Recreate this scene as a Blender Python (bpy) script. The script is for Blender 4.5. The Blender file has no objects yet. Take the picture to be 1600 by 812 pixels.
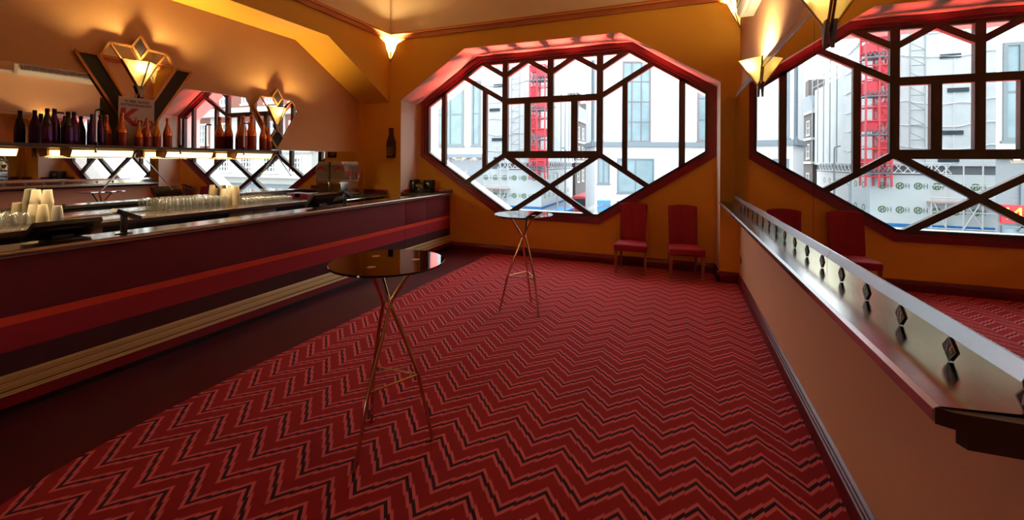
import bpy, bmesh, math, random
from math import radians as R, sin, cos, pi
from mathutils import Vector, Matrix
random.seed(7)
scene = bpy.context.scene
COL = scene.collection

# ------------------------------------------------------------------ helpers
def lin(c):
    out = []
    for v in c:
        v = v / 255.0
        out.append(v / 12.92 if v <= 0.04045 else ((v + 0.055) / 1.055) ** 2.4)
    return (out[0], out[1], out[2], 1.0)

def new_mat(name):
    m = bpy.data.materials.new(name); m.use_nodes = True
    nt = m.node_tree
    return m, nt, nt.nodes, nt.links, nt.nodes['Principled BSDF']

def mat(name, rgb, rough=0.5, metal=0.0, noise=0.0, nscale=8.0, bump=0.0, bscale=60.0, sheen=0.0, spec=0.5, coat=0.0, emit=None, estr=0.0):
    m, nt, N, L, b = new_mat(name)
    b.inputs['Base Color'].default_value = lin(rgb)
    b.inputs['Roughness'].default_value = rough
    b.inputs['Metallic'].default_value = metal
    b.inputs['Specular IOR Level'].default_value = spec
    if coat: b.inputs['Coat Weight'].default_value = coat; b.inputs['Coat Roughness'].default_value = 0.05
    if sheen:
        b.inputs['Sheen Weight'].default_value = sheen
        b.inputs['Sheen Roughness'].default_value = 0.4
        b.inputs['Sheen Tint'].default_value = lin(tuple(min(255, int(v * 1.15 + 30)) for v in rgb))
    if emit:
        b.inputs['Emission Color'].default_value = lin(emit); b.inputs['Emission Strength'].default_value = estr
    tc = N.new('ShaderNodeTexCoord')
    if noise:
        n = N.new('ShaderNodeTexNoise'); n.inputs['Scale'].default_value = nscale; n.inputs['Detail'].default_value = 5
        L.new(tc.outputs['Object'], n.inputs['Vector'])
        mr = N.new('ShaderNodeMapRange'); mr.inputs['To Min'].default_value = 1 - noise; mr.inputs['To Max'].default_value = 1 + noise
        L.new(n.outputs['Fac'], mr.inputs['Value'])
        mx = N.new('ShaderNodeVectorMath'); mx.operation = 'SCALE'
        mx.inputs[0].default_value = lin(rgb)[:3]
        L.new(mr.outputs['Result'], mx.inputs['Scale'])
        L.new(mx.outputs['Vector'], b.inputs['Base Color'])
    if bump:
        n2 = N.new('ShaderNodeTexNoise'); n2.inputs['Scale'].default_value = bscale; n2.inputs['Detail'].default_value = 3
        L.new(tc.outputs['Object'], n2.inputs['Vector'])
        bp = N.new('ShaderNodeBump'); bp.inputs['Strength'].default_value = bump; bp.inputs['Distance'].default_value = 0.01
        L.new(n2.outputs['Fac'], bp.inputs['Height']); L.new(bp.outputs['Normal'], b.inputs['Normal'])
    return m

def thin_glass(name, tint=(245, 250, 250), refl=0.9, base=0.04, rough=0.02, milky=0.0):
    m, nt, N, L, b = new_mat(name)
    out = N['Material Output']
    tr = N.new('ShaderNodeBsdfTransparent'); tr.inputs['Color'].default_value = lin(tint)
    gl = N.new('ShaderNodeBsdfGlossy'); gl.inputs['Roughness'].default_value = rough
    gl.inputs['Color'].default_value = (1, 1, 1, 1)
    lw = N.new('ShaderNodeLayerWeight'); lw.inputs['Blend'].default_value = 0.25
    mr = N.new('ShaderNodeMapRange'); mr.inputs['To Min'].default_value = base; mr.inputs['To Max'].default_value = refl
    L.new(lw.outputs['Facing'], mr.inputs['Value'])
    mx = N.new('ShaderNodeMixShader'); L.new(mr.outputs['Result'], mx.inputs['Fac'])
    L.new(tr.outputs[0], mx.inputs[1]); L.new(gl.outputs[0], mx.inputs[2])
    last = mx
    if milky:
        df = N.new('ShaderNodeBsdfDiffuse'); df.inputs['Color'].default_value = lin(tint)
        ts = N.new('ShaderNodeBsdfTranslucent'); ts.inputs['Color'].default_value = lin(tint)
        ad = N.new('ShaderNodeMixShader'); ad.inputs['Fac'].default_value = 0.5
        L.new(df.outputs[0], ad.inputs[1]); L.new(ts.outputs[0], ad.inputs[2])
        m2 = N.new('ShaderNodeMixShader'); m2.inputs['Fac'].default_value = milky
        L.new(mx.outputs[0], m2.inputs[1]); L.new(ad.outputs[0], m2.inputs[2]); last = m2
    L.new(last.outputs[0], out.inputs['Surface'])
    return m

class MB:
    """collects geometry and links it as ONE mesh object"""
    def __init__(s): s.v = []; s.f = []; s.mi = []; s.sm = []
    def add(s, vs, fs, mi=0, smooth=False):
        o = len(s.v); s.v += [tuple(v) for v in vs]
        for f in fs:
            s.f.append([i + o for i in f]); s.mi.append(mi); s.sm.append(smooth)
        return s
    def box(s, x0, x1, y0, y1, z0, z1, mi=0):
        vs = [(x0,y0,z0),(x1,y0,z0),(x1,y1,z0),(x0,y1,z0),(x0,y0,z1),(x1,y0,z1),(x1,y1,z1),(x0,y1,z1)]
        return s.add(vs, [(0,3,2,1),(4,5,6,7),(0,1,5,4),(1,2,6,5),(2,3,7,6),(3,0,4,7)], mi)
    def bbox(s, x0, x1, y0, y1, z0, z1, bev=0.004, mi=0, seg=2):
        bm = bmesh.new(); bmesh.ops.create_cube(bm, size=1)
        for v in bm.verts:
            v.co = Vector((x0 + (v.co.x + .5) * (x1 - x0), y0 + (v.co.y + .5) * (y1 - y0), z0 + (v.co.z + .5) * (z1 - z0)))
        bmesh.ops.bevel(bm, geom=bm.edges[:], offset=bev, segments=seg, affect='EDGES', profile=0.5)
        return s.from_bm(bm, mi)
    def from_bm(s, bm, mi=0, smooth=False):
        bm.verts.index_update()
        s.add([v.co[:] for v in bm.verts], [[v.index for v in f.verts] for f in bm.faces], mi, smooth); bm.free(); return s
    def prism(s, poly, axis, a, b, mi=0, side_mi=None):
        """poly: list of 2D points; extruded along axis from a to b"""
        def P(p, t):
            if axis == 'x': return (t, p[0], p[1])
            if axis == 'y': return (p[0], t, p[1])
            return (p[0], p[1], t)
        n = len(poly)
        vs = [P(p, a) for p in poly] + [P(p, b) for p in poly]
        s.add(vs, [list(range(n))[::-1], list(range(n, 2 * n))], mi)
        s.add(vs, [(i, (i + 1) % n, n + (i + 1) % n, n + i) for i in range(n)], mi if side_mi is None else side_mi)
        return s
    def ring(s, outer, inner, axis, a, b, mi=0):
        def P(p, t):
            if axis == 'x': return (t, p[0], p[1])
            if axis == 'y': return (p[0], t, p[1])
            return (p[0], p[1], t)
        n = len(outer)
        vs = [P(p, a) for p in outer] + [P(p, a) for p in inner] + [P(p, b) for p in outer] + [P(p, b) for p in inner]
        fs = []
        for i in range(n):
            j = (i + 1) % n
            fs += [(i, j, n + j, n + i), (2*n + i, 3*n + i, 3*n + j, 2*n + j), (i, 2*n + i, 2*n + j, j), (n + i, n + j, 3*n + j, 3*n + i)]
        return s.add(vs, fs, mi)
    def bar(s, p, q, w, d, nrm=(0, 1, 0), mi=0):
        """rectangular bar from p to q, width w across, depth d along nrm"""
        p = Vector(p); q = Vector(q); t = (q - p).normalized(); n = Vector(nrm).normalized()
        u = t.cross(n).normalized() * (w / 2); n = n * (d / 2)
        vs = [p - u - n, p + u - n, p + u + n, p - u + n, q - u - n, q + u - n, q + u + n, q - u + n]
        return s.add(vs, [(0,3,2,1),(4,5,6,7),(0,1,5,4),(1,2,6,5),(2,3,7,6),(3,0,4,7)], mi)
    def tube(s, pts, r, seg=10, mi=0, closed=False, caps=True):
        pts = [Vector(p) for p in pts]; n = len(pts)
        rs = r if isinstance(r, (list, tuple)) else [r] * n
        vs = []; prev = None
        for i, p in enumerate(pts):
            if closed: t = (pts[(i + 1) % n] - pts[i - 1]).normalized()
            elif i == 0: t = (pts[1] - p).normalized()
            elif i == n - 1: t = (p - pts[-2]).normalized()
            else: t = ((pts[i + 1] - p).normalized() + (p - pts[i - 1]).normalized()).normalized()
            if prev is None:
                a = Vector((0, 0, 1)) if abs(t.z) < .9 else Vector((1, 0, 0))
                u = t.cross(a).normalized()
            else:
                u = (prev - t * prev.dot(t)).normalized()
            prev = u; w = t.cross(u)
            vs += [p + (u * cos(2*pi*k/seg) + w * sin(2*pi*k/seg)) * rs[i] for k in range(seg)]
        fs = []
        for i in range(n if closed else n - 1):
            j = (i + 1) % n
            for k in range(seg):
                l = (k + 1) % seg
                fs.append((i*seg + k, i*seg + l, j*seg + l, j*seg + k))
        s.add(vs, fs, mi, True)
        if caps and not closed:
            s.add(vs[:seg], [list(range(seg))[::-1]], mi); s.add(vs[-seg:], [list(range(seg))], mi)
        return s
    def lathe(s, prof, cx=0, cy=0, cz=0, seg=20, mi=0, mfun=None):
        n = len(prof); vs = []
        for r, z in prof:
            vs += [(cx + r * cos(2*pi*k/seg), cy + r * sin(2*pi*k/seg), cz + z) for k in range(seg)]
        for i in range(n - 1):
            fs = [(i*seg + k, i*seg + (k+1) % seg, (i+1)*seg + (k+1) % seg, (i+1)*seg + k) for k in range(seg)]
            o = len(s.v)
            s.f += [[a + o for a in f] for f in fs]; s.mi += [mfun(i) if mfun else mi] * len(fs); s.sm += [True] * len(fs)
        s.v += vs
        return s
    def build(s, name, m, parent=None, world=True, merge=True):
        off = Vector((0, 0, 0))
        if parent is not None and world:
            p = parent
            while p is not None: off += p.location; p = p.parent
        me = bpy.data.meshes.new(name)
        me.from_pydata([tuple(Vector(v) - off) for v in s.v], [], s.f)
        for mm in (m if isinstance(m, (list, tuple)) else [m]): me.materials.append(mm)
        for i, p in enumerate(me.polygons):
            p.material_index = s.mi[i]; p.use_smooth = s.sm[i]
        if merge:
            bm = bmesh.new(); bm.from_mesh(me)
            bmesh.ops.remove_doubles(bm, verts=bm.verts[:], dist=1e-6)
            bmesh.ops.recalc_face_normals(bm, faces=bm.faces[:])
            bm.to_mesh(me); bm.free()
        me.set_sharp_from_angle(angle=R(38))
        o = bpy.data.objects.new(name, me); COL.objects.link(o)
        if parent is not None: o.parent = parent
        return o

def thing(name, label, cat, loc=(0, 0, 0), group=None):
    o = bpy.data.objects.new(name, None); COL.objects.link(o)
    o.empty_display_size = 0.1
    o.location = loc; o['label'] = label; o['category'] = cat
    if group: o['group'] = group
    return o
def tag(o, label, cat, group=None):
    o['label'] = label; o['category'] = cat
    if group: o['group'] = group
    return o
def struct(o, label, cat):
    o['kind'] = 'structure'; o['label'] = label; o['category'] = cat
    return o
def copy_tree(o, parent=None):
    c = o.copy(); COL.objects.link(c)
    if parent is not None: c.parent = parent
    for ch in list(o.children): copy_tree(ch, c)
    return c
def text(name, body, size, loc, rot, m, parent, extrude=0.0008, align='CENTER', sx=1.0, shear=0.0, bold=0.0, world=True):
    cu = bpy.data.curves.new(name, 'FONT'); cu.body = body; cu.size = size; cu.extrude = extrude
    cu.align_x = align; cu.align_y = 'CENTER'; cu.shear = shear; cu.offset = bold; cu.resolution_u = 3
    t = bpy.data.objects.new(name + '_src', cu); COL.objects.link(t)
    dg = bpy.context.evaluated_depsgraph_get(); dg.update()
    me = bpy.data.meshes.new_from_object(t.evaluated_get(dg))
    bpy.data.objects.remove(t); bpy.data.curves.remove(cu)
    M = Matrix.Translation(Vector(loc)) @ rot.to_4x4() @ Matrix.Diagonal((sx, 1, 1, 1))
    off = Vector((0, 0, 0)); p = parent
    while world and p is not None: off += p.location; p = p.parent
    me.transform(Matrix.Translation(-off) @ M)
    me.materials.clear(); me.materials.append(m)
    o = bpy.data.objects.new(name, me); COL.objects.link(o); o.parent = parent
    return o
def rotm(x, z): return Matrix.Rotation(R(z), 3, 'Z') @ Matrix.Rotation(R(x), 3, 'X')
FACE_PX = rotm(90, 90); FACE_NX = rotm(90, -90); FACE_NY = rotm(90, 0)

def inset(poly, d):
    """offset a convex polygon inwards by d"""
    n = len(poly); A = sum(poly[i][0]*poly[(i+1) % n][1] - poly[(i+1) % n][0]*poly[i][1] for i in range(n))
    sgn = 1 if A > 0 else -1; lines = []
    for i in range(n):
        a = Vector(poly[i]); b = Vector(poly[(i+1) % n]); t = (b - a).normalized()
        nn = Vector((-t.y, t.x)) * sgn; lines.append((a + nn * d, t))
    out = []
    for i in range(n):
        p, t = lines[i-1]; q, u = lines[i]
        den = t.x*u.y - t.y*u.x; w = q - p
        k = (w.x*u.y - w.y*u.x) / den
        out.append(tuple(p + t * k))
    return out

# ------------------------------------------------------------------ materials
M = {}
M['amber'] = mat('amber_wall_paint', (242, 178, 54), 0.55, noise=0.04, nscale=3, bump=0.06, bscale=45)
M['peach'] = mat('peach_wall_paint', (228, 178, 138), 0.55, noise=0.04, nscale=3, bump=0.12, bscale=50)
M['tan'] = mat('tan_wall_paint', (230, 174, 108), 0.55, noise=0.05, nscale=3, bump=0.1, bscale=45)
M['cream'] = mat('cream_reveal_paint', (232, 208, 184), 0.6, noise=0.02)
M['ceil'] = mat('ceiling_paint', (232, 206, 166), 0.7)
M['cornice'] = mat('terracotta_cornice_paint', (170, 92, 46), 0.45)
M['gold_line'] = mat('gold_moulding_paint', (224, 150, 62), 0.4)
M['wine'] = mat('wine_gloss_paint', (118, 20, 36), 0.3, noise=0.06)
M['wine_dark'] = mat('dark_wine_skirting_paint', (92, 16, 28), 0.35)
M['bronze_dark'] = mat('dark_bronze_window_metal', (66, 48, 42), 0.4, metal=0.3)
M['white_stone'] = mat('white_stone', (232, 232, 230), 0.7, noise=0.03)
M['vinyl'] = mat('maroon_vinyl', (70, 22, 32), 0.34, noise=0.08, nscale=5, bump=0.04, bscale=20)
M['mirror'] = mat('mirror_silver', (232, 232, 230), 0.0, metal=1.0)
M['chrome'] = mat('chrome', (205, 205, 205), 0.12, metal=1.0)
M['steel'] = mat('brushed_steel', (186, 188, 190), 0.24, metal=1.0, noise=0.06, nscale=14)
M['ledge_steel'] = mat('polished_ledge_steel', (118, 112, 106), 0.17, metal=1.0, noise=0.05, nscale=6)
M['brass_steel'] = mat('pale_brass_upstand', (214, 204, 168), 0.1, metal=1.0)
M['dark_wood'] = mat('dark_wood', (58, 32, 24), 0.4, noise=0.2, nscale=14)
M['bronze'] = mat('bronze_frame', (176, 120, 62), 0.32, metal=0.8)
M['black'] = mat('black_plastic', (18, 17, 18), 0.35)
M['black_gloss'] = mat('black_glass', (10, 9, 10), 0.08)
M['brown_panel'] = mat('dark_brown_panel', (22, 14, 10), 0.55, spec=.2)
M['velvet'] = mat('red_velvet', (88, 6, 20), 0.85, noise=0.1, nscale=30, sheen=0.25)
M['velvet_mid'] = mat('crimson_velvet', (140, 18, 36), 0.85, noise=0.1, nscale=30, sheen=0.25)
M['velvet_orange'] = mat('vermilion_velvet', (214, 62, 36), 0.85, noise=0.08, nscale=30, sheen=0.2)
M['velvet_dark'] = mat('plum_velvet', (52, 6, 20), 0.85, noise=0.1, nscale=30, sheen=0.15)
M['gold_ribs'] = mat('ribbed_gold_metal', (132, 104, 62), 0.42, metal=0.25)
M['gold_line_metal'] = mat('pale_gold_rib', (222, 194, 132), 0.35, metal=0.3)
M['counter'] = mat('grey_brown_laminate', (84, 72, 62), 0.15, noise=0.03, nscale=30, spec=0.6)
M['edge'] = mat('metal_edging', (150, 132, 116), 0.3, metal=0.8)
M['tan_door'] = mat('tan_laminate', (176, 128, 92), 0.45)
M['bronze_glass'] = mat('smoked_bronze_glass', (26, 14, 8), 0.02, spec=.55)
M['pad'] = mat('pale_metal_pad', (222, 170, 120), 0.4, metal=0.3)
M['copper_tube'] = mat('bronzed_chrome_tube', (212, 176, 134), 0.14, metal=1.0)
M['chair_velvet'] = mat('chair_velvet', (134, 6, 34), 0.8, noise=0.12, nscale=22, sheen=0.15)
M['chair_wood'] = mat('warm_brown_wood', (140, 78, 44), 0.4, noise=0.15, nscale=20)
M['white_plastic'] = mat('white_plastic', (214, 206, 196), 0.4)
M['paper'] = mat('white_poster_paper', (216, 196, 184), 0.6)
M['ink'] = mat('black_ink', (30, 26, 26), 0.5)
M['red_ink'] = mat('red_ink', (172, 22, 26), 0.4)
M['purple_foil'] = mat('purple_foil_bottle', (76, 42, 92), 0.22, metal=0.75, noise=0.35, nscale=40)
M['dark_foil'] = mat('dark_bottle_glass', (34, 20, 22), 0.15)
M['rose_foil'] = mat('rose_gold_foil', (240, 146, 92), 0.14, metal=0.9, noise=0.25, nscale=40)
M['gold_foil'] = mat('yellow_gold_foil', (224, 160, 40), 0.2, metal=0.9, noise=0.2, nscale=40)
M['copper_label'] = mat('copper_label', (150, 62, 34), 0.35, metal=0.5)
M['cup'] = thin_glass('milky_plastic_cup', (250, 240, 214), 0.4, 0.04, 0.2, milky=0.85)
M['cup_grey'] = thin_glass('clear_plastic_cup', (238, 234, 226), 0.5, 0.05, 0.15, milky=0.5)
M['glass'] = thin_glass('drinking_glass', (246, 247, 244), 1.0, 0.10, 0.02, milky=0.03)
M['pane'] = thin_glass('window_glass', (250, 253, 253), 0.5, 0.012, 0.0)
M['tank'] = thin_glass('drink_tank_plastic', (236, 222, 190), 0.6, 0.05, 0.05, milky=0.35)
M['screen_blue'] = mat('lit_reader_screen', (120, 130, 190), 0.2, emit=(150, 160, 230), estr=0.35)

# carpet: a stepped zigzag, woven in three colours
def carpet_material():
    m, nt, N, L, b = new_mat('zigzag_carpet')
    geo = N.new('ShaderNodeNewGeometry'); sp = N.new('ShaderNodeSeparateXYZ'); L.new(geo.outputs['Position'], sp.inputs[0])
    def math_(op, a, bb=None, c=None):
        n = N.new('ShaderNodeMath'); n.operation = op
        for i, q in enumerate((a, bb, c)):
            if q is None: continue
            if isinstance(q, (int, float)): n.inputs[i].default_value = q
            else: L.new(q, n.inputs[i])
        return n.outputs[0]
    P, S = 0.361, 0.178
    # small weave-like sway of the thread
    xs = math_('ADD', sp.outputs['X'], 1.5255 + 40 * P)            # valley at x = -1.5255
    tri = math_('MULTIPLY', math_('PINGPONG', xs, P / 2), S / (P / 2))
    saw = math_('SUBTRACT', math_('FRACT', math_('DIVIDE', xs, P / 6)), 0.5)
    sgn = math_('SUBTRACT', math_('MULTIPLY', math_('LESS_THAN', math_('FRACT', math_('DIVIDE', xs, P)), 0.5), 2.0), 1.0)
    off = math_('ADD', tri, math_('MULTIPLY', math_('MULTIPLY', saw, sgn), 0.015))
    y = math_('SUBTRACT', sp.outputs['Y'], off)
    y = math_('ADD', y, 40 * S - 1.905)
    ph = math_('DIVIDE', math_('MODULO', y, S), S)                  # 0..1, line centre at 0
    d = math_('PINGPONG', ph, 0.5)                                  # 0 at centre, .5 half way
    black = math_('LESS_THAN', d, 0.082)
    pink = math_('LESS_THAN', d, 0.232)
    mix1 = N.new('ShaderNodeMix'); mix1.data_type = 'RGBA'; mix1.inputs['A'].default_value = lin((138, 24, 26)); mix1.inputs['B'].default_value = lin((212, 100, 104)); L.new(pink, mix1.inputs['Factor'])
    mix2 = N.new('ShaderNodeMix'); mix2.data_type = 'RGBA'; mix2.inputs['B'].default_value = lin((40, 8, 22)); L.new(mix1.outputs['Result'], mix2.inputs['A']); L.new(black, mix2.inputs['Factor'])
    nz = N.new('ShaderNodeTexNoise'); nz.inputs['Scale'].default_value = 260; nz.inputs['Detail'].default_value = 2; L.new(geo.outputs['Position'], nz.inputs['Vector'])
    mr = N.new('ShaderNodeMapRange'); mr.inputs['To Min'].default_value = 0.8; mr.inputs['To Max'].default_value = 1.2; L.new(nz.outputs['Fac'], mr.inputs['Value'])
    vm = N.new('ShaderNodeVectorMath'); vm.operation = 'SCALE'; L.new(mix2.outputs['Result'], vm.inputs[0]); L.new(mr.outputs['Result'], vm.inputs['Scale'])
    L.new(vm.outputs['Vector'], b.inputs['Base Color'])
    b.inputs['Roughness'].default_value = 0.95; b.inputs['Specular IOR Level'].default_value = 0.15
    b.inputs['Sheen Weight'].default_value = 0.25; b.inputs['Sheen Roughness'].default_value = 0.5
    b.inputs['Sheen Tint'].default_value = lin((220, 130, 140))
    bp = N.new('ShaderNodeBump'); bp.inputs['Strength'].default_value = 0.35; bp.inputs['Distance'].default_value = 0.004
    L.new(nz.outputs['Fac'], bp.inputs['Height']); L.new(bp.outputs['Normal'], b.inputs['Normal'])
    return m
M['carpet'] = carpet_material()

def lamp_glass():
    """frosted amber glass of the wall lamps: lets the bulb's light through"""
    m, nt, N, L, b = new_mat('frosted_lamp_glass')
    out = N['Material Output']
    ts = N.new('ShaderNodeBsdfTranslucent'); ts.inputs['Color'].default_value = (.028, .021, .010, 1)
    df = N.new('ShaderNodeBsdfDiffuse'); df.inputs['Color'].default_value = lin((200, 170, 110))
    em = N.new('ShaderNodeEmission'); em.inputs['Color'].default_value = lin((255, 196, 84)); em.inputs['Strength'].default_value = 0.45
    a1 = N.new('ShaderNodeAddShader'); L.new(ts.outputs[0], a1.inputs[0]); L.new(em.outputs[0], a1.inputs[1])
    mx = N.new('ShaderNodeMixShader'); mx.inputs['Fac'].default_value = 0.12
    L.new(a1.outputs[0], mx.inputs[1]); L.new(df.outputs[0], mx.inputs[2])
    L.new(mx.outputs[0], out.inputs['Surface'])
    return m
M['lamp_glass'] = lamp_glass()
M['bulb'] = mat('warm_bulb', (255, 220, 150), 0.5, emit=(255, 205, 120), estr=30)
M['shelf_glow'] = mat('lit_shelf_diffuser', (255, 240, 200), 0.5, emit=(255, 214, 130), estr=4.5)
M['shelf_tube'] = mat('lit_shelf_tube', (255, 245, 220), 0.5, emit=(255, 226, 160), estr=9)

# ------------------------------------------------------------------ room shell
XR, XM = 0.81, 0.74           # right wall, face of its mirror
XB, XF = -5.85, -5.16         # back wall behind the bar, face of the beam
YW, YR = 6.72, 7.2            # window wall, back of the window bay
Y0, ZC = -2.6, 4.9            # wall behind the camera, ceiling
CX = -2.105
OCT = [(CX-2.64, 2.85), (CX-2.64, 1.80), (CX-.873, .67), (CX+.873, .67), (CX+2.64, 1.80), (CX+2.64, 2.85), (CX+1.387, 3.654), (CX-1.387, 3.654)]

struct(MB().add([(XB, Y0, 0), (-3.1, Y0, 0), (-3.1, 7.2, 0), (XB, 7.2, 0)], [(0, 1, 2, 3)]).build('floor', M['vinyl']), 'dull maroon vinyl floor along the bar front', 'floor')
edge = [(-2.75, Y0), (-2.86, 0.0), (-2.97, .6), (-3.07, .97), (-3.14, 1.2), (-3.185, 1.42), (-3.225, 1.8), (-3.243, 2.3), (-3.247, 3.5), (-3.235, 5.2), (-3.2, YR)]
cp = edge + [(0.86, YR), (0.86, Y0)]
b = MB().prism(cp, 'z', -0.02, 0.006)
tag(b.build('carpet', M['carpet']), 'fitted red carpet with stepped pink and black zigzags', 'carpet')
bt = MB()
for (p, q) in zip(edge[:-1], edge[1:]): bt.bar((p[0], p[1], .007), (q[0], q[1], .007), .012, .004, (0, 0, 1))
tag(bt.build('carpet_edging', M['wine_dark']), 'thin dark edging strip where carpet meets the vinyl', 'edging strip')

# window wall (front plane with the opening of the bay)
opening = [(-4.905, 0), (-4.905, 2.855), (-3.555, 3.71), (-.85, 3.71), (.56, 2.855), (.56, 0)]
poly = [(XB, 0)] + opening + [(XR, 0), (XR, ZC), (XB, ZC)]
n = len(poly); w = MB()
w.add([(x, YW, z) for x, z in poly], [list(range(n))], 0)
bay_back = [(-4.83, 0), (-4.83, 2.80), (-3.52, 3.66), (-.69, 3.66), (.545, 2.86), (.545, 0)]
for i in range(5):
    a, c = opening[i], opening[i+1]; a2, c2 = bay_back[i], bay_back[i+1]
    w.add([(a[0], YW, a[1]), (c[0], YW, c[1]), (c2[0], YR + .02, c2[1]), (a2[0], YR + .02, a2[1])], [(0, 1, 2, 3)], 1)
struct(w.build('wall_window_side', [M['amber'], M['cream']]), 'amber painted wall with the bay of the octagonal window', 'wall')
# back of the bay, with the octagonal hole
ring_o = [(-5.1, 2.85), (-5.1, 1.80), (CX-.873, 0), (CX+.873, 0), (.8, 1.80), (.8, 2.85), (CX+1.387, 3.95), (CX-1.387, 3.95)]
corners = {1: (-5.1, 0), 3: (.8, 0), 5: (.8, 3.95), 7: (-5.1, 3.95)}
w = MB()
for y, flip in ((YR, 0), (YR + .42, 1)):
    for i in range(8):
        j = (i + 1) % 8
        pts = [ring_o[i]] + ([corners[i]] if i in corners else []) + [ring_o[j], OCT[j], OCT[i]]
        w.add([(x, y, z) for x, z in pts], [list(range(len(pts)))], flip)
hole = OCT
hole_out = inset(OCT, 0.0)
for i in range(8):
    j = (i + 1) % 8
    w.add([(OCT[i][0], YR, OCT[i][1]), (OCT[j][0], YR, OCT[j][1]), (OCT[j][0], YR+.42, OCT[j][1]), (OCT[i][0], YR+.42, OCT[i][1])], [(0, 1, 2, 3)], 1)
struct(w.build('wall_window_bay', [M['amber'], M['white_stone']], merge=False), 'amber wall of the bay around the octagonal window', 'wall')

# beam with a chamfered arch over the back bar
arch = [(YW + .1, 2.815), (YW, 2.82), (5.17, 3.675), (Y0, 3.675), (Y0, ZC), (YW + .1, ZC)]
w = MB(); w.prism(arch, 'x', XB - .05, XF)
struct(w.build('wall_bar_beam', M['amber']), 'amber beam with chamfered arch over the back bar', 'wall')
struct(MB().add([(XB, Y0, 0), (XB, YW, 0), (XB, YW, 4.0), (XB, Y0, 4.0)], [(0, 1, 2, 3)]).build('wall_left', M['tan']), 'tan wall behind the bar, mirrored below', 'wall')
struct(MB().box(XB - .02, -5.735, 6.66, YW + .02, 1.05, 2.86).build('trim_1', M['amber']), 'narrow amber pilaster in the corner behind the bar', 'pilaster')
w = MB(); w.box(XR, XR + .15, Y0, YW + .6, 0, ZC)
struct(w.build('wall_right', M['peach']), 'peach textured wall under and over the long mirror', 'wall')
struct(MB().add([(XB, Y0, 0), (XR, Y0, 0), (XR, Y0, ZC), (XB, Y0, ZC)], [(0, 1, 2, 3)]).build('wall_rear', M['peach']), 'peach wall closing the bar room opposite the window', 'wall')
struct(MB().box(XB - .1, XR + .1, Y0 - .1, YW + .1, ZC, ZC + .1).build('ceiling', M['ceil']), 'warm cream ceiling above the cornice', 'ceiling')
# raised ceiling cove: the paint above the cornice is the ceiling colour
w = MB()
w.box(XF, XF + .004, Y0, YW, 4.115, ZC); w.box(XF, XR, YW - .004, YW, 4.115, ZC); w.box(XR - .004, XR, Y0, YW, 4.115, ZC)
struct(w.build('ceiling_cove', M['ceil']), 'cream cove between the cornice and the ceiling', 'ceiling cove')
# cornice: terracotta band, gold bead and cap
def cornice_run(axis):
    w = MB()
    prof = [(0, 4.00), (.022, 4.00), (.03, 4.03), (.034, 4.075)]
    if axis == 'l': w.box(XF, XF + .03, Y0, YW - .002, 4.0, 4.085); w.box(XF, XF + .05, Y0, YW - .002, 4.085, 4.105, 1); w.box(XF, XF + .035, Y0, YW - .002, 4.105, 4.13)
    if axis == 'w': w.box(XF, XR, YW - .03, YW, 4.0, 4.085); w.box(XF, XR, YW - .05, YW, 4.085, 4.105, 1); w.box(XF, XR, YW - .035, YW, 4.105, 4.13)
    if axis == 'r': w.box(XR - .03, XR, Y0, YW, 4.0, 4.085); w.box(XR - .05, XR, Y0, YW, 4.085, 4.105, 1); w.box(XR - .035, XR, Y0, YW, 4.105, 4.13)
    return w
struct(cornice_run('l').build('trim_2', [M['cornice'], M['gold_line']]), 'terracotta cornice with gold bead on the beam', 'cornice')
struct(cornice_run('w').build('trim_3', [M['cornice'], M['gold_line']]), 'terracotta cornice with gold bead over the window', 'cornice')
struct(cornice_run('r').build('trim_4', [M['cornice'], M['gold_line']]), 'terracotta cornice with gold bead on the mirrored wall', 'cornice')

# skirting boards
def skirt(name, p, q, nrm, label):
    """moulded skirting from p to q; nrm points into the room"""
    w = MB(); p = Vector((p[0], p[1], 0)); q = Vector((q[0], q[1], 0)); nn = Vector((nrm[0], nrm[1], 0))
    prof = [(0, 0), (.034, 0), (.034, .105), (.026, .112), (.026, .125), (.018, .132), (.018, .143), (.008, .152), (0, .155)]
    k = len(prof)
    vs = [p + nn * a + Vector((0, 0, z)) for a, z in prof] + [q + nn * a + Vector((0, 0, z)) for a, z in prof]
    w.add(vs, [(i, i + 1, k + i + 1, k + i) for i in range(k - 1)] + [list(range(k)), list(range(k, 2 * k))])
    return struct(w.build(name, M['wine_dark']), label, 'skirting board')
skirt('baseboard_right', (XR, Y0), (XR, YW), (-1, 0), 'wine red moulded skirting under the ledge wall')
skirt('baseboard_bay', (-4.1, YR), (.545, YR), (0, -1), 'wine red skirting under the octagonal window')
skirt('baseboard_pier', (.53, YW), (XR, YW), (0, -1), 'wine red skirting round the foot of the corner pier')
skirt('baseboard_reveal', (.56, YW - .034), (.545, YR), (-1, 0), 'wine red skirting on the return of the pier')

# ------------------------------------------------------------------ the octagonal window
win = thing('window_1', 'large octagonal window with dark geometric glazing bars', 'window', (CX, YR, .67)); win['kind'] = 'structure'
o1, o2, o3 = OCT, inset(OCT, .062), inset(OCT, .10)
w = MB(); w.ring(inset(OCT, -.012), o2, 'y', YR - .035, YR + .05); w.ring(inset(OCT, .02), o3, 'y', YR - .012, YR + .06)
w.build('casing', M['wine'], win)
o4 = inset(OCT, .145)
w = MB(); w.ring(o3, o4, 'y', YR + .01, YR + .085); w.build('frame', M['bronze_dark'], win)
w = MB()
def gb(a, b_, wd=.075, dp=.07): w.bar((CX + a[0], YR + .045, a[1]), (CX + b_[0], YR + .045, b_[1]), wd, dp)
def sym(a, b_, wd=.075, dp=.07): gb(a, b_, wd, dp); gb((-a[0], a[1]), (-b_[0], b_[1]), wd, dp)
TOPZ, LOW = 3.53, .80
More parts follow.
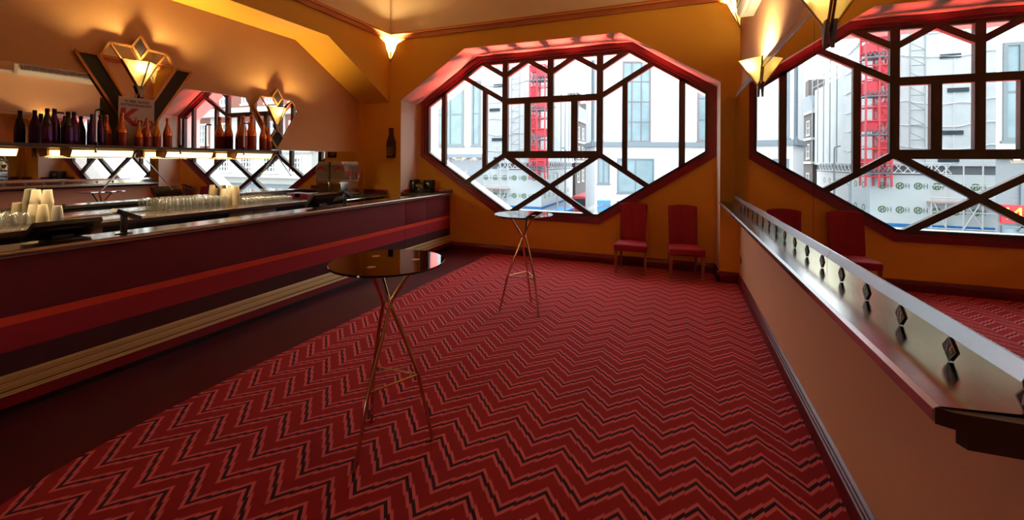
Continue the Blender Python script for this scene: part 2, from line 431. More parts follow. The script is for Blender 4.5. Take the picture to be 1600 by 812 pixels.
gb((0, 3.53), (0, 1.827), .105, .08); sym((.866, 3.53), (.866, 1.827), .105, .08)
gb((-.9, 2.807), (.9, 2.807), .11, .082); gb((-.9, 1.827), (.9, 1.827), .125, .082)
sym((.43, 2.79), (.43, 1.85), .115, .078)
sym((1.28, 3.04), (1.28, 1.535), .085); sym((2.16, 3.09), (2.16, 1.575), .095)
sym((.866, 2.807), (1.71, 3.30), .085, .074); sym((.866, 1.827), (1.70, 1.275), .085, .074)
sym((0, 3.272), (.43, 3.53), .085, .074); sym((.866, 3.272), (.43, 3.53), .085, .074); sym((.866, 3.272), (1.33, 3.55), .085, .074)
gb((.866, 1.827), (-.745, .775), .09, .076); gb((-.866, 1.827), (.745, .775), .09, .077)
w.build('glazing_bars', M['bronze_dark'], win)
w = MB(); w.ring(inset(OCT, .004), inset(OCT, .118), 'y', YR + .09, YR + .42); w.build('outer_surround', M['white_stone'], win)
w = MB(); w.prism(o3, 'y', YR + .046, YR + .05); w.build('pane', M['pane'], win)

# ------------------------------------------------------------------ camera
TH, RO = R(21.4), 0.0055
fwd = Vector((-sin(TH), cos(TH), 0)); rt = Vector((cos(TH), sin(TH), 0)); up = Vector((0, 0, 1))
r2 = rt * cos(RO) + up * sin(RO); u2 = up * cos(RO) - rt * sin(RO)
cam_d = bpy.data.cameras.new('camera'); cam = bpy.data.objects.new('camera', cam_d); COL.objects.link(cam)
Mx = Matrix((r2, u2, -fwd)).transposed().to_4x4(); Mx.translation = Vector((0, 0, 1.7)); cam.matrix_world = Mx
cam_d.sensor_width = 36; cam_d.sensor_fit = 'HORIZONTAL'; cam_d.lens = 36 * 662 / 1600.0
cam_d.shift_y = (252.4 - 406) / 1600.0
cam_d.clip_start = 0.05; cam_d.clip_end = 500
scene.camera = cam
# ------------------------------------------------------------------ mirrors
def wall_mirror(name, label, poly, axis, a, b_, strip=None, seams=()):
    t = thing(name, label, 'mirror', (a if axis == 'x' else 0, poly[0][0], poly[0][1]))
    MB().prism(poly, axis, a, b_).build('mirror_glass', M['mirror'], t)
    return t
mr_ = thing('wall_mirror', 'long frameless wall mirror above the steel ledge', 'mirror', (XM, 0, 1.25))
for k, (ya, yb) in enumerate(((-2.4, 2.955), (2.961, 6.70))):
    MB().box(XM, XR - .002, ya, yb, 1.16, 2.60).build('mirror_glass', M['mirror'], mr_)
MB().box(XM - .006, XR - .002, -2.4, 6.70, 2.60, 2.66).build('top_rail', M['steel'], mr_)
mb_ = thing('wall_mirror', 'stepped wall mirror behind the bottle shelf', 'mirror', (XB, 0, 1.1))
bp_ = [(-2.4, 1.095), (6.57, 1.095), (6.57, 1.862), (4.72, 1.862), (4.42, 2.38), (4.30, 2.605), (-2.4, 2.605)]
MB().prism(bp_, 'x', XB + .001, XB + .010).build('mirror_glass', M['mirror'], mb_)
w = MB(); w.bar((XB + .011, 4.30, 2.605), (XB + .011, -2.4, 2.605), .008, .004, (1, 0, 0)); w.bar((XB + .011, 4.72, 1.862), (XB + .011, 6.57, 1.862), .008, .004, (1, 0, 0))
w.build('edge_trim', M['steel'], mb_)

# ------------------------------------------------------------------ bar counter
bar = thing('bar_counter', 'long bar counter faced in red velvet bands with gold ribbed base', 'bar counter', (-4.1, 2.5, 0))
BX = -4.1
w = MB()
ends = [(-2.4, 5.745), (5.75, 6.372), (6.377, 7.195)]
for ya, yb in ends: w.bbox(BX - .03, BX, ya, yb, .66, 1.055, .004)
w.build('velvet_panel', M['velvet'], bar)
for nm, mm, za, zb in (('vermilion_band', 'velvet_orange', .602, .66), ('crimson_band', 'velvet_mid', .43, .602), ('plum_band', 'velvet_dark', .282, .43)):
    w = MB()
    for ya, yb in ends: w.box(BX - .03, BX - .001, ya, yb, za, zb)
    w.build(nm, M[mm], bar)
w = MB(); w.box(BX - .03, BX, -2.4, 7.195, .142, .282)
for z, r in ((.146, .006), (.160, .006), (.184, .004), (.196, .004), (.208, .006), (.222, .006), (.240, .004), (.252, .004), (.264, .006), (.276, .006)):
    w.tube([(BX + .001, -2.4, z), (BX + .001, 7.195, z)], r, 8, mi=1)
w.build('ribbed_base', [M['gold_ribs'], M['gold_line_metal']], bar)
MB().box(BX - .04, BX + .002, -2.4, 7.165, .065, .14).build('kick_board', M['wine'], bar)
MB().box(BX - .25, BX - .05, -2.4, 7.165, 0.001, .07).build('plinth', M['black'], bar)
w = MB(); w.box(BX - .24, BX - .03, -2.4, 7.195, .07, 1.05); w.build('carcass', M['brown_panel'], bar)
w = MB()
ct = [(BX + .035, -2.4), (BX + .035, 7.195), (-4.825, 7.195), (-4.90, 6.73), (BX - .27, 6.73), (BX - .27, -2.4)]
w.prism(ct, 'z', 1.062, 1.10)
w.build('countertop', M['counter'], bar)
w = MB(); w.tube([(BX + .037, -2.4, 1.081), (BX + .037, 7.19, 1.081)], .0175, 10)
w.box(BX + .0, BX + .034, -2.4, 7.19, 1.052, 1.062)
w.build('front_edging', M['edge'], bar)
w = MB(); w.bbox(-4.83, -4.05, 7.165, 7.195, 1.10, 1.155, .004); w.bbox(-4.87, -4.845, 6.76, 7.16, 1.10, 1.155, .004)
w.build('upstand', M['wine'], bar)
# ------------------------------------------------------------------ back bar
bb = thing('back_bar', 'low back bar with glossy top and tan cupboard doors', 'back bar', (-5.6, 3, 0))
w = MB(); w.bbox(-5.84, -5.18, -2.4, 6.65, 1.055, 1.09, .004); w.build('worktop', M['counter'], bb)
MB().box(-5.185, -5.174, -2.4, 6.65, 1.045, 1.091).build('front_edging', M['dark_wood'], bb)
w = MB(); w.box(-5.84, -5.26, -2.4, 6.65, .1, 1.053); w.build('carcass', M['black'], bb)
for k, (ya, yb) in enumerate(((1.9, 2.40), (3.66, 3.985), (3.995, 4.32))):
    d = MB().bbox(-5.26, -5.235, ya, yb, .16, 1.04, .004).build('door', M['tan_door'], bb)
    w = MB(); w.tube([(-5.23, (ya+yb)/2 - .05, .985), (-5.21, (ya+yb)/2 - .05, .985), (-5.21, (ya+yb)/2 + .05, .985), (-5.23, (ya+yb)/2 + .05, .985)], .005, 8); w.build('handle', M['black'], d)
w = MB(); w.bbox(-5.72, -5.20, 6.66, 6.69, 1.09, 1.15, .004); w.bbox(-5.838, -5.82, 6.36, 6.64, 1.09, 1.14, .003); w.build('upstand', M['wine'], bb)
w = MB()
for y in (6.05, 6.3, 6.55): w.tube([(-5.17, y, 1.05), (-5.17, y, .9)], .008, 8)
w.tube([(-5.17, 5.6, 1.04), (-5.17, 6.64, 1.04)], .01, 8); w.build('towel_rail', M['brass_steel'], bb)

# ------------------------------------------------------------------ bottle shelf
sh = thing('bottle_shelf', 'dark shelf over the back bar on chrome hanging posts', 'shelf', (-5.6, 3, 1.82))
MB().bbox(-5.80, -5.44, -2.4, 4.52, 1.812, 1.845, .004).build('board', M['dark_wood'], sh)
for y in (.1, .88, 1.66, 2.44, 3.22, 4.0):
    p = MB().tube([(-5.455, y, 1.78), (-5.455, y, 2.185)], .011, 12)
    p.tube([(-5.455, y, 1.765), (-5.455, y, 1.78)], .016, 12)
    po = p.build('post', M['chrome'], sh)
    k = MB(); k.tube([(-5.455, y, 2.185), (-5.458, y + .02, 2.203), (-5.46, y + .07, 2.20)], .010, 8); 
    k.build('hook', M['black'], po); MB().tube([(-5.455, y, 1.838), (-5.455, y, 1.872)], .021, 12).build('collar', M['black'], po)

# lit troughs under the shelf
lab = ['lit warm strip light under the shelf end farthest from the window', 'lit strip light under the purple bottles', 'lit strip light between the poster and the small heart mirror', 'lit strip light under the right-hand gold bottles']
SY = [(1.36, 1.95), (2.28, 2.82), (3.11, 3.67), (3.955, 4.52)]
for k, (ya, yb) in enumerate(SY):
    t = thing('strip_light', lab[k], 'light', (-5.6, (ya+yb)/2, 1.74), 'strip lights under the bottle shelf')
    prof = [(-5.70, 1.738), (-5.575, 1.728), (-5.545, 1.79), (-5.70, 1.79)]
    MB().prism([(x, z) for x, z in prof], 'y', ya + .02, yb - .02).build('diffuser', M['shelf_glow'], t)
    w = MB(); w.box(-5.72, -5.535, ya, yb, 1.791, 1.811)
    for y in (ya, yb - .018): w.prism([(-5.72, 1.735), (-5.572, 1.722), (-5.53, 1.80), (-5.72, 1.80)], 'y', y, y + .018)
    w.tube([(-5.573, ya, 1.724), (-5.573, yb, 1.724)], .005, 6)
    w.build('housing', M['bronze'], t)
    ld = bpy.data.lights.new('strip_light_glow', 'AREA'); ld.shape = 'RECTANGLE'; ld.size = .10; ld.size_y = yb - ya - .06; ld.energy = 5.5; ld.color = (1.0, .80, .50)
    lo = bpy.data.objects.new('strip_light_glow', ld); COL.objects.link(lo); lo.parent = t; lo.location = (-.04, 0, -.025)

# ------------------------------------------------------------------ wall lamps
M['grey_plate'] = mat('grey_plate_paint', (168, 156, 142), 0.5)
def sconce(label, tip, dirs, w_, d_, h_, name='wall_lamp', plate=True, watts=9.0, lift=.06, corner=False):
    """inverted half pyramid: tip at the wall; dirs = (along-wall a, along-wall b, outwards)"""
    T = Vector(tip); a, b_, o = (Vector(v) for v in dirs)
    A = T + a * w_ + Vector((0, 0, h_)); B = T + b_ * w_ + Vector((0, 0, h_)); Rg = T + o * d_ + Vector((0, 0, h_ * .985))
    t = thing(name, label, 'wall lamp', tip, 'V-shaped frosted wall lamps')
    th = .004
    for P, Q in ((A, Rg), (Rg, B)):
        m_ = MB(); m_.add([T, P, Q], [(0, 1, 2)])
        m_.build('glass_panel', M['lamp_glass'], t)
    f = MB(); 
    for P in (A, B, Rg): f.tube([T, P], .0075, 6)
    f.build('ridge_frame', M['bronze'], t)
    if plate:
        mid = (a + b_) / 2
        p_ = MB(); up_ = Vector((0, 0, 1)); oo = o * .006
        q = [T + a * .05 + up_ * .05, T + b_ * .05 + up_ * .05, T - up_ * .09]
        vs = q + [v + oo * 3 for v in q]
        p_.add(vs, [(0, 1, 2), (3, 5, 4), (0, 3, 4, 1), (1, 4, 5, 2), (2, 5, 3, 0)]); p_.build('back_plate', M['grey_plate'], t)
    c = T + (o * d_ * .38) + Vector((0, 0, h_ * .72))
    bm = bmesh.new(); bmesh.ops.create_icosphere(bm, subdivisions=2, radius=.018)
    for v in bm.verts: v.co += c - Vector((0, 0, .03))
    MB().from_bm(bm, 0, True).build('bulb', M['white_plastic'], t)
    ld = bpy.data.lights.new('lamp_light', 'POINT'); ld.energy = watts * 10; ld.color = (1.0, 0.72, 0.36); ld.shadow_soft_size = .03
    lo = bpy.data.objects.new('lamp_light', ld); COL.objects.link(lo); lo.parent = t; lo.location = c + Vector((0, 0, .03)) - T
    return t
X_, Y_ = Vector((1, 0, 0)), Vector((0, 1, 0))
dg_ = (X_ - Y_).normalized()
sconce('small glowing V lamp in the corner above the beam', (XF + .004, YW - .004, 3.60), (-Y_, X_, dg_), .17, .20, .34, plate=False, watts=56)
sconce('glowing V lamp in the corner beside the air conditioner', (XR - .004, YW - .004, 3.60), (-Y_, -X_, (-X_ - Y_).normalized()), .17, .20, .36, plate=False, watts=48)
sconce('glowing V lamp on the long mirror, nearer to the window', (XM - .008, 4.70, 2.43), (-Y_, Y_, -X_), .155, .185, .275, watts=8)
sconce('large glowing V lamp on the long mirror, cut by the top of the picture', (XM - .008, 2.70, 2.40), (-Y_, Y_, -X_), .155, .185, .30, watts=8)
sconce('glowing V lamp on the winged bronze wall ornament', (XB + .045, 2.997, 2.50), (-Y_, Y_, X_), .175, .17, .325, watts=6)
sconce('glowing V lamp on the heart-shaped mirror ornament', (XB + .045, 4.805, 2.21), (-Y_, Y_, X_), .165, .15, .31, watts=5)

# ------------------------------------------------------------------ mirror ornaments
def edges(mb, pts, x, r=.011, closed=True, dp=.014):
    n = len(pts)
    for i in range(n if closed else n - 1):
        p, q = pts[i], pts[(i + 1) % n]
        mb.bar((x, p[0], p[1]), (x, q[0], q[1]), r * 2, dp, (1, 0, 0))
    return mb
def plate(pts, x0, x1): return MB().prism(pts, 'x', x0, x1)
# large one with wings
t = thing('wall_ornament', 'large winged mirror ornament with black diamond crown', 'wall ornament', (XB, 2.997, 2.5)); c = 2.997
heart = [(c, 2.13), (c+.365, 2.83), (c+.28, 2.985), (c+.072, 2.99), (c-.072, 2.99), (c-.28, 2.985), (c-.365, 2.83)]
plate(heart, XB + .012, XB + .03).build('mirror_facet', M['mirror'], t)
f = MB(); edges(f, [(c-.072, 2.99), (c-.28, 2.985), (c-.365, 2.83), (c, 2.13), (c+.365, 2.83), (c+.28, 2.985), (c+.072, 2.99)], XB + .034, .012, False)
edges(f, [(c-.28, 2.985), (c-.175, 2.83), (c, 2.50), (c+.175, 2.83), (c+.28, 2.985)], XB + .034, .007, False)
edges(f, [(c-.175, 2.83), (c, 2.83), (c+.175, 2.83), (c+.365, 2.83)], XB + .034, .006, False); edges(f, [(c, 2.50), (c-.09, 2.30), (c, 2.13)], XB + .034, .006, False); edges(f, [(c, 2.50), (c+.09, 2.30)], XB + .034, .006, False)
f.build('bronze_frame', M['bronze'], t)
dia = [(c, 3.135), (c+.08, 2.995), (c, 2.86), (c-.08, 2.995)]
d = plate(dia, XB + .03, XB + .045).build('diamond', M['brown_panel'], t); edges(MB(), dia, XB + .045, .011).build('bronze_edge', M['bronze'], d)
dia2 = [(c, 2.47), (c+.06, 2.36), (c, 2.25), (c-.06, 2.36)]
d = plate(dia2, XB + .03, XB + .042).build('diamond', M['brown_panel'], t)
for s in (-1, 1):
    wing = [(c + s*.565, 2.827), (c + s*.385, 2.832), (c + s*.0, 2.135), (c + s*.0, 1.85)]
    d = plate(wing, XB + .012, XB + .026).build('wing', M['brown_panel'], t); edges(MB(), wing, XB + .028, .013).build('bronze_edge', M['bronze'], d)
# heart-shaped one
t = thing('wall_ornament', 'smaller heart-shaped mirror ornament at the mirror corner', 'wall ornament', (XB, 4.805, 2.3)); c = 4.805
heart = [(c, 1.884), (c+.388, 2.506), (c+.28, 2.661), (c+.07, 2.665), (c-.07, 2.665), (c-.28, 2.661), (c-.388, 2.506)]
plate(heart, XB + .012, XB + .03).build('mirror_facet', M['mirror'], t)
f = MB(); edges(f, [(c-.07, 2.665), (c-.28, 2.661), (c-.388, 2.506), (c, 1.884), (c+.388, 2.506), (c+.28, 2.661), (c+.07, 2.665)], XB + .034, .008, False)
edges(f, [(c-.28, 2.661), (c-.17, 2.52), (c, 2.20), (c+.17, 2.52), (c+.28, 2.661)], XB + .034, .007, False); edges(f, [(c-.17, 2.52), (c+.17, 2.52)], XB + .034, .005, False)
f.build('bronze_frame', M['bronze'], t)
for za, zb, hw in ((2.81, 2.56, .085), (2.205, 1.884, .11)):
    zm = (za + zb) / 2
    dia = [(c, za), (c+hw, zm), (c, zb), (c-hw, zm)]
    d = plate(dia, XB + .03, XB + .042).build('diamond', M['brown_panel'], t); edges(MB(), dia, XB + .043, .009).build('bronze_edge', M['bronze'], d)
# triangular bevelled pieces below the shelf
for cc, hw, zt, zb, lb in ((2.997, .36, 1.80, 1.33, 'triangular mirror piece with a polished edge under the winged ornament'), (4.805, .28, 1.80, 1.45, 'triangular mirror piece with a polished edge under the heart ornament')):
    t = thing('mirror_panel', lb, 'mirror', (XB, cc, zb))
    tri = [(cc, zt), (cc - hw, zb), (cc + hw, zb)]
    plate(tri, XB + .010, XB + .016).build('mirror_glass', M['mirror'], t)
    edges(MB(), [tri[1], tri[0], tri[2]], XB + .017, .004, False).build('bevel', M['chrome'], t)

# ------------------------------------------------------------------ steel ledge under the long mirror
lg = thing('ledge', 'long polished steel drinks ledge with numbered diamond plates', 'ledge', (.65, 3, 1.1))
FX, EY = .552, 1.27
w = MB()
top = [(FX + .012, EY), (FX + .012, 6.715), (XM, 6.715), (XM, EY + .03)]
w.prism(top, 'z', 1.128, 1.142); w.build('top', M['ledge_steel'], lg)
w = MB(); prof = [(FX + .012, 1.143), (FX, 1.134), (FX, 1.106), (FX + .014, 1.098), (FX + .03, 1.098), (FX + .03, 1.128)]
w.prism(prof, 'y', EY, 6.715); w.build('front_nosing', M['steel'], lg)
w = MB(); w.prism([(FX + .004, EY), (XR, EY + .03), (XR, EY - .012), (FX + .03, EY - .012)], 'z', 1.10, 1.138)
w.prism([(FX + .05, EY + .02), (XR, EY + .05), (XR, EY + .005), (FX + .06, EY - .004)], 'z', 1.055, 1.10); w.build('end_cap', M['dark_wood'], lg)
w = MB(); w.prism([(FX + .05, 1.098), (FX + .075, 1.06), (XR, 1.06), (XR, 1.098)], 'y', EY + .03, 6.715); w.build('under_moulding', M['dark_wood'], lg)
for ya, yb in ((EY + .03, 2.63), (2.635, 6.71)):
    w = MB(); w.box(XM - .02, XM - .002, ya, yb, 1.142, 1.213); w.build('upstand', M['brass_steel'], lg)
    w = MB(); w.prism([(XM - .022, 1.213), (XM - .002, 1.213), (XM - .001, 1.252), (XM - .004, 1.252)], 'y', ya, yb); w.build('bevel_rail', M['steel'], lg)
zc = 1.178
for nmb in range(17, 0, -1):
    y = 1.567 + (16 - nmb) * .286
    x = XM - .0215
    dm = MB(); k = .043; dm.prism([(y - .03, zc), (y, zc - k * .78), (y + .03, zc), (y, zc + k * .78)], 'x', x - .003, x + .001)
    do = dm.build('number_plate', M['black'], lg)
    rg = MB(); edges(rg, [(y - .03, zc), (y, zc - k * .78), (y + .03, zc), (y, zc + k * .78)], x - .003, .0014, dp=.002); 
    rg.build('plate_rim', M['white_plastic'], do)
    text('number', str(nmb), .036, (x - .004, y, zc), FACE_NX, M['white_plastic'], do, extrude=.0006, shear=.25, bold=.0008)

# brass socket plate
t = thing('wall_socket', 'small brass socket plate low on the peach wall', 'socket', (XR, 6.52, .35))
MB().bbox(XR - .009, XR - .001, 6.47, 6.57, .33, .42, .003).build('plate', M['brass_steel'], t)
w = MB()
for y in (6.50, 6.54): w.box(XR - .0105, XR - .009, y - .006, y + .006, .36, .385)
w.build('slots', M['black'], t)

# air conditioner
t = thing('air_conditioner', 'cream air conditioner high on the wall over the mirror', 'air conditioner', (.7, 4.7, 3.4))
w = MB(); w.prism([(.63, 3.45), (.66, 3.40), (XR - .006, 3.40), (XR - .006, 3.68), (.63, 3.68)], 'y', 4.28, 5.58); w.build('casing', M['white_plastic'], t)
MB().box(.625, .632, 4.33, 5.55, 3.49, 3.64).build('grille', M['black'], t)
w = MB()
for k in range(7):
    z = 3.50 + k * .02; w.bar((.622, 4.33, z), (.622, 5.55, z + .004), .012, .006, (1, 0, .6))
for k in range(11): w.box(.618, .626, 4.35 + k * .115, 4.358 + k * .115, 3.49, 3.64)
w.build('louvre', M['white_plastic'], t)
MB().box(.70, .704, 4.30, 5.40, 3.396, 3.401).build('seam', M['cornice'], t)

MB().bbox(XR - .05, XR - .003, Y0 + .1, 4.275, 3.42, 3.48, .004).build('conduit', M['white_plastic'], t)
# bottle-shaped plaque on the wall
t = thing('bottle_plaque', 'dark bottle-shaped plaque on the amber wall left of the window', 'plaque', (-5.112, YW, 2.04))
hp = [(0, 1.755), (.085, 1.76), (.1, 1.78), (.104, 1.98), (.098, 2.06), (.062, 2.15), (.046, 2.21), (.046, 2.315), (.05, 2.33)]
bx = -5.112
pl = [(bx + a, z) for a, z in hp] + [(bx - a, z) for a, z in hp[::-1]]
m_ = MB(); m_.prism(pl[1:-1] , 'y', YW - .03, YW - .002); m_.build('bottle_body', M['dark_foil'], t)
l_ = MB().box(bx - .085, bx + .035, YW - .036, YW - .03, 1.81, 1.965).build('label_panel', M['bronze'], t)
MB().box(bx - .072, bx + .022, YW - .038, YW - .036, 1.825, 1.95).build('label_inset', M['dark_foil'], l_)
l3 = MB(); l3.box(bx - .04, bx - .012, YW - .040, YW - .038, 1.845, 1.935); l3.build('label_mark', M['bronze'], l_)

# ------------------------------------------------------------------ high tables
def high_table(label, cx, cy, rot, scale_r=1.0, group='high glass-topped tables'):
    t = thing('high_table', label, 'high table', (0, 0, 0), group)
    prof = [(0, 1.088), (.334, 1.088), (.3355, 1.0895), (.3355, 1.0985), (.334, 1.100), (0, 1.100)]
    MB().lathe(prof, seg=64).build('tabletop', M['bronze_glass'], t, merge=True)
    for k in range(3):
        a = R(rot) + k * 2 * pi / 3
        def pt(r, da, z): return (r * cos(a + da), r * sin(a + da), z)
        ctrl = [pt(.268, 0, .007), pt(.262, .02, .05), pt(.222, .06, .22), pt(.180, .10, .40), pt(.116, .2, .58), pt(.054, .5, .74), pt(.026, 1.3, .845), pt(.064, 2.0, .93), pt(.128, 2.15, 1.03), pt(.163, 2.2, 1.083)]
        # smooth the control polygon
        pts = []
        cv = [Vector(p) for p in ctrl]
        for i in range(len(cv) - 1):
            p0, p1, p2, p3 = cv[max(i-1, 0)], cv[i], cv[i+1], cv[min(i+2, len(cv)-1)]
            for s in range(4):
                u = s / 4
                pts.append(0.5 * ((2*p1) + (p2-p0)*u + (2*p0-5*p1+4*p2-p3)*u*u + (3*p1-p0-3*p2+p3)*u**3))
        pts.append(cv[-1])
        lg_ = MB().tube(pts, .0115, 12).build('leg', M['copper_tube'], t)
        q = pt(.163, 2.2, 0)
        MB().lathe([(0, 1.0835), (.026, 1.0835), (.026, 1.0875), (0, 1.0875)], q[0], q[1], 0, 20).build('glue_pad', M['pad'], lg_)
        MB().lathe([(0, 0.006), (.014, .006), (.014, .016), (0, .016)], pt(.268, 0, 0)[0], pt(.268, 0, 0)[1], 0, 14).build('foot_cap', M['copper_tube'], lg_)
        p = MB(); r1 = Vector(pt(.180, .10, .40)); a2 = a + 2*pi/3
        r2_ = Vector((.180 * cos(a2 + .10), .180 * sin(a2 + .10), .40)); p.tube([r1, r2_], .0075, 10); p.build('brace', M['copper_tube'], t)
        pp = Vector(pt(.163, 2.2, 1.1004))
        MB().lathe([(0, 0), (.026, 0), (.026, .0008), (0, .0008)], pp.x, pp.y, pp.z, 20).build('pad_disc', M['pad'], t)
    t.location = (cx, cy, 0)
    return t
high_table('round bronze-glass high table in the carpet foreground', -1.62, 2.10, -92)
high_table('round glass high table standing before the window', -1.645, 4.57, -152)

# ------------------------------------------------------------------ chairs
def chair(label, x, y, rz):
    t = thing('dining_chair', label, 'chair', (0, 0, 0), 'red velvet chairs under the window')
    # local: front is -Y
    def cushion(pts_fn, nu, nv): pass
    bm = bmesh.new(); bmesh.ops.create_cube(bm, size=1)
    for v in bm.verts:
        fr = v.co.y < 0
        v.co = Vector((v.co.x * (.49 if fr else .43), v.co.y * .46 - .0, .355 + (v.co.z + .5) * .10))
    bmesh.ops.bevel(bm, geom=bm.edges[:], offset=.028, segments=4, affect='EDGES', profile=.6)
    for v in bm.verts:
        if v.co.z > .43: v.co.z += .014 * max(0, 1 - (v.co.x / .24) ** 2) * max(0, 1 - (v.co.y / .24) ** 2)
        if v.co.y < -.18 and v.co.z < .40: v.co.z -= .012 * max(0, 1 - (v.co.x / .24) ** 2)
    MB().from_bm(bm, 0, True).build('seat', M['chair_velvet'], t)
    # back: curved in plan, raked, fluted
    nx, nz = 25, 14; vs = []; zb, zt = .40, 1.02
    def back_pt(i, k, side):
        u = i / (nx - 1) * 2 - 1; v = k / (nz - 1)
        hw = .198 + .012 * v
        z = zb + (zt - zb) * v + (.022 * (1 - u * u) if v > .5 else 0) * (v - .5) * 2
        yb_ = .175 + .10 * v ** 1.3 + .028 * (1 - abs(u) ** 2.0) - .0
        th = .065 - .02 * v
        flute = .004 * (1 if side == 0 else 0) * (abs(sin(u * pi * 2.0)) ** .35)
        edge_ = 1 - .5 * max(0, (abs(u) - .86) / .14) ** 2
        tope = 1 - .5 * max(0, (v - .985) / .06) ** 2
        y_ = yb_ - flute if side == 0 else yb_ + th * edge_ * tope
        if side == 0: y_ += (1 - edge_) * .02 + (1 - tope) * .02
        return (u * hw, y_, z)
    for side in (0, 1):
        for k in range(nz):
            for i in range(nx): vs.append(back_pt(i, k, side))
    fs = []; o = nx * nz
    for k in range(nz - 1):
        for i in range(nx - 1):
            a = k * nx + i
            fs.append((a, a + 1, a + nx + 1, a + nx)); fs.append((o + a, o + a + nx, o + a + nx + 1, o + a + 1))
        fs.append((k * nx, k * nx + nx, o + k * nx + nx, o + k * nx)); fs.append((k*nx + nx - 1, o + k*nx + nx - 1, o + k*nx + 2*nx - 1, k*nx + 2*nx - 1))
    for i in range(nx - 1):
        fs.append((i, o + i, o + i + 1, i + 1)); a = (nz - 1) * nx + i; fs.append((a, a + 1, o + a + 1, o + a))
    m_ = MB(); m_.add(vs, fs, 0, True); m_.build('backrest', M['chair_velvet'], t)
    for sx, sy in ((-1, -1), (1, -1), (-1, 1), (1, 1)):
        px = sx * (.215 if sy < 0 else .185); py = -.195 if sy < 0 else .195
        dy = -.01 if sy < 0 else .05
        a, b2 = .021, .014
        L_ = MB(); vs = [(px - a, py - a, .375), (px + a, py - a, .375), (px + a, py + a, .375), (px - a, py + a, .375),
                         (px - b2, py + dy - b2, 0.006), (px + b2, py + dy - b2, 0.006), (px + b2, py + dy + b2, 0.006), (px - b2, py + dy + b2, 0.006)]
        L_.add(vs, [(0,1,2,3),(4,7,6,5),(0,4,5,1),(1,5,6,2),(2,6,7,3),(3,7,4,0)]); L_.build('leg', M['chair_wood'], t)
    t.location = (x, y, 0); t.rotation_euler = (0, 0, R(rz))
    return t
chair('red velvet high-backed chair overlapping the window frame', -.665, 6.82, 0)
chair('red velvet high-backed chair beside the corner pier', .10, 6.80, 7)
# ------------------------------------------------------------------ bottles on the shelf
SZ = 1.846
def bottle(label, x, y, h, r, foil, low, group, kind='purple'):
    t = thing('bottle', label, 'bottle', (x, y, SZ), group)
    if kind == 'purple':     # sloping shoulders, crown cap
        prof = [(0, 0), (r*.92, 0), (r, .01), (r, h*.46), (r*.93, h*.56), (r*.66, h*.70), (r*.40, h*.82), (r*.36, h*.93)]
    else:                    # champagne
        prof = [(0, 0), (r*.92, 0), (r, .012), (r, h*.40), (r*.96, h*.48), (r*.78, h*.58), (r*.50, h*.70), (r*.36, h*.80), (r*.33, h*.90)]
    nlow = 3
    MB().lathe(prof, seg=20, mfun=lambda i: 0 if i < nlow else 1).build('body', [low, foil], t, world=False)
    MB().lathe([(r*.37, h*.90), (r*.40, h*.905), (r*.40, h*.985), (r*.36, h), (0, h)], seg=16).build('cap', foil if kind != 'purple' else M['dark_foil'], t, world=False)
    MB().lathe([(r*1.005, h*.12), (r*1.006, h*.36)], seg=20).build('label', M['copper_label'] if kind != 'purple' else M['purple_foil'], t, world=False, merge=False)
    return t
pl = [(2.137, .335, 'darkest purple bottle at the end of the row farthest from the window'), (2.215, .345, 'tall purple bottle second from the dark end of the shelf row'), (2.285, .32, 'black-purple bottle third from the dark end of the shelf row'),
      (2.357, .33, 'violet-shining bottle fourth from the dark end of the shelf row'), (2.466, .315, 'slim dark bottle just before the chrome shelf post'), (2.568, .32, 'plump purple bottle nearest the copper ones')]
for k, (y, h, lb) in enumerate(pl):
    bottle(lb, -5.585 - (.07 if k % 2 else 0), y, h, .041 if k != 4 else .034, M['purple_foil'] if k not in (0, 2) else M['dark_foil'], M['purple_foil'], 'purple bottles on the shelf')
rl = [(2.64, .33, .041, 'rose_foil', -5.70, 'copper bottle standing behind the plump purple bottle'), (2.715, .36, .046, 'rose_foil', -5.58, 'large copper bottle at the lower left of the poster'),
      (2.865, .26, .038, 'gold_foil', -5.57, 'squat yellow gold bottle before the poster'), (2.95, .285, .038, 'rose_foil', -5.58, 'pink gold bottle before the middle of the poster'),
      (3.045, .30, .038, 'gold_foil', -5.58, 'yellow gold bottle at the right edge of the poster'), (3.165, .345, .043, 'rose_foil', -5.60, 'pink gold bottle standing right of the poster')]
for y, h, r, f, x, lb in rl: bottle(lb, x, y, h, r, M[f], M['copper_label'], 'copper and gold bottles round the poster', 'c')
gl = [(4.095, .47, .058, -5.60, 'tall copper bottle, leftmost of the group by the heart mirror'), (4.225, .49, .058, -5.60, 'tallest copper bottle of the group by the heart mirror'), (4.285, .40, .045, -5.735, 'copper bottle half hidden behind the tallest one'),
      (4.40, .41, .05, -5.60, 'middle-sized copper bottle beside the heart mirror'), (4.50, .32, .042, -5.58, 'smallest copper bottle at the shelf end')]
gl[-1] = (4.475, .33, .042, -5.58, gl[-1][4])
for y, h, r, x, lb in gl: bottle(lb, x, y, h, r, M['rose_foil'], M['copper_label'], 'copper bottles at the shelf end', 'c')

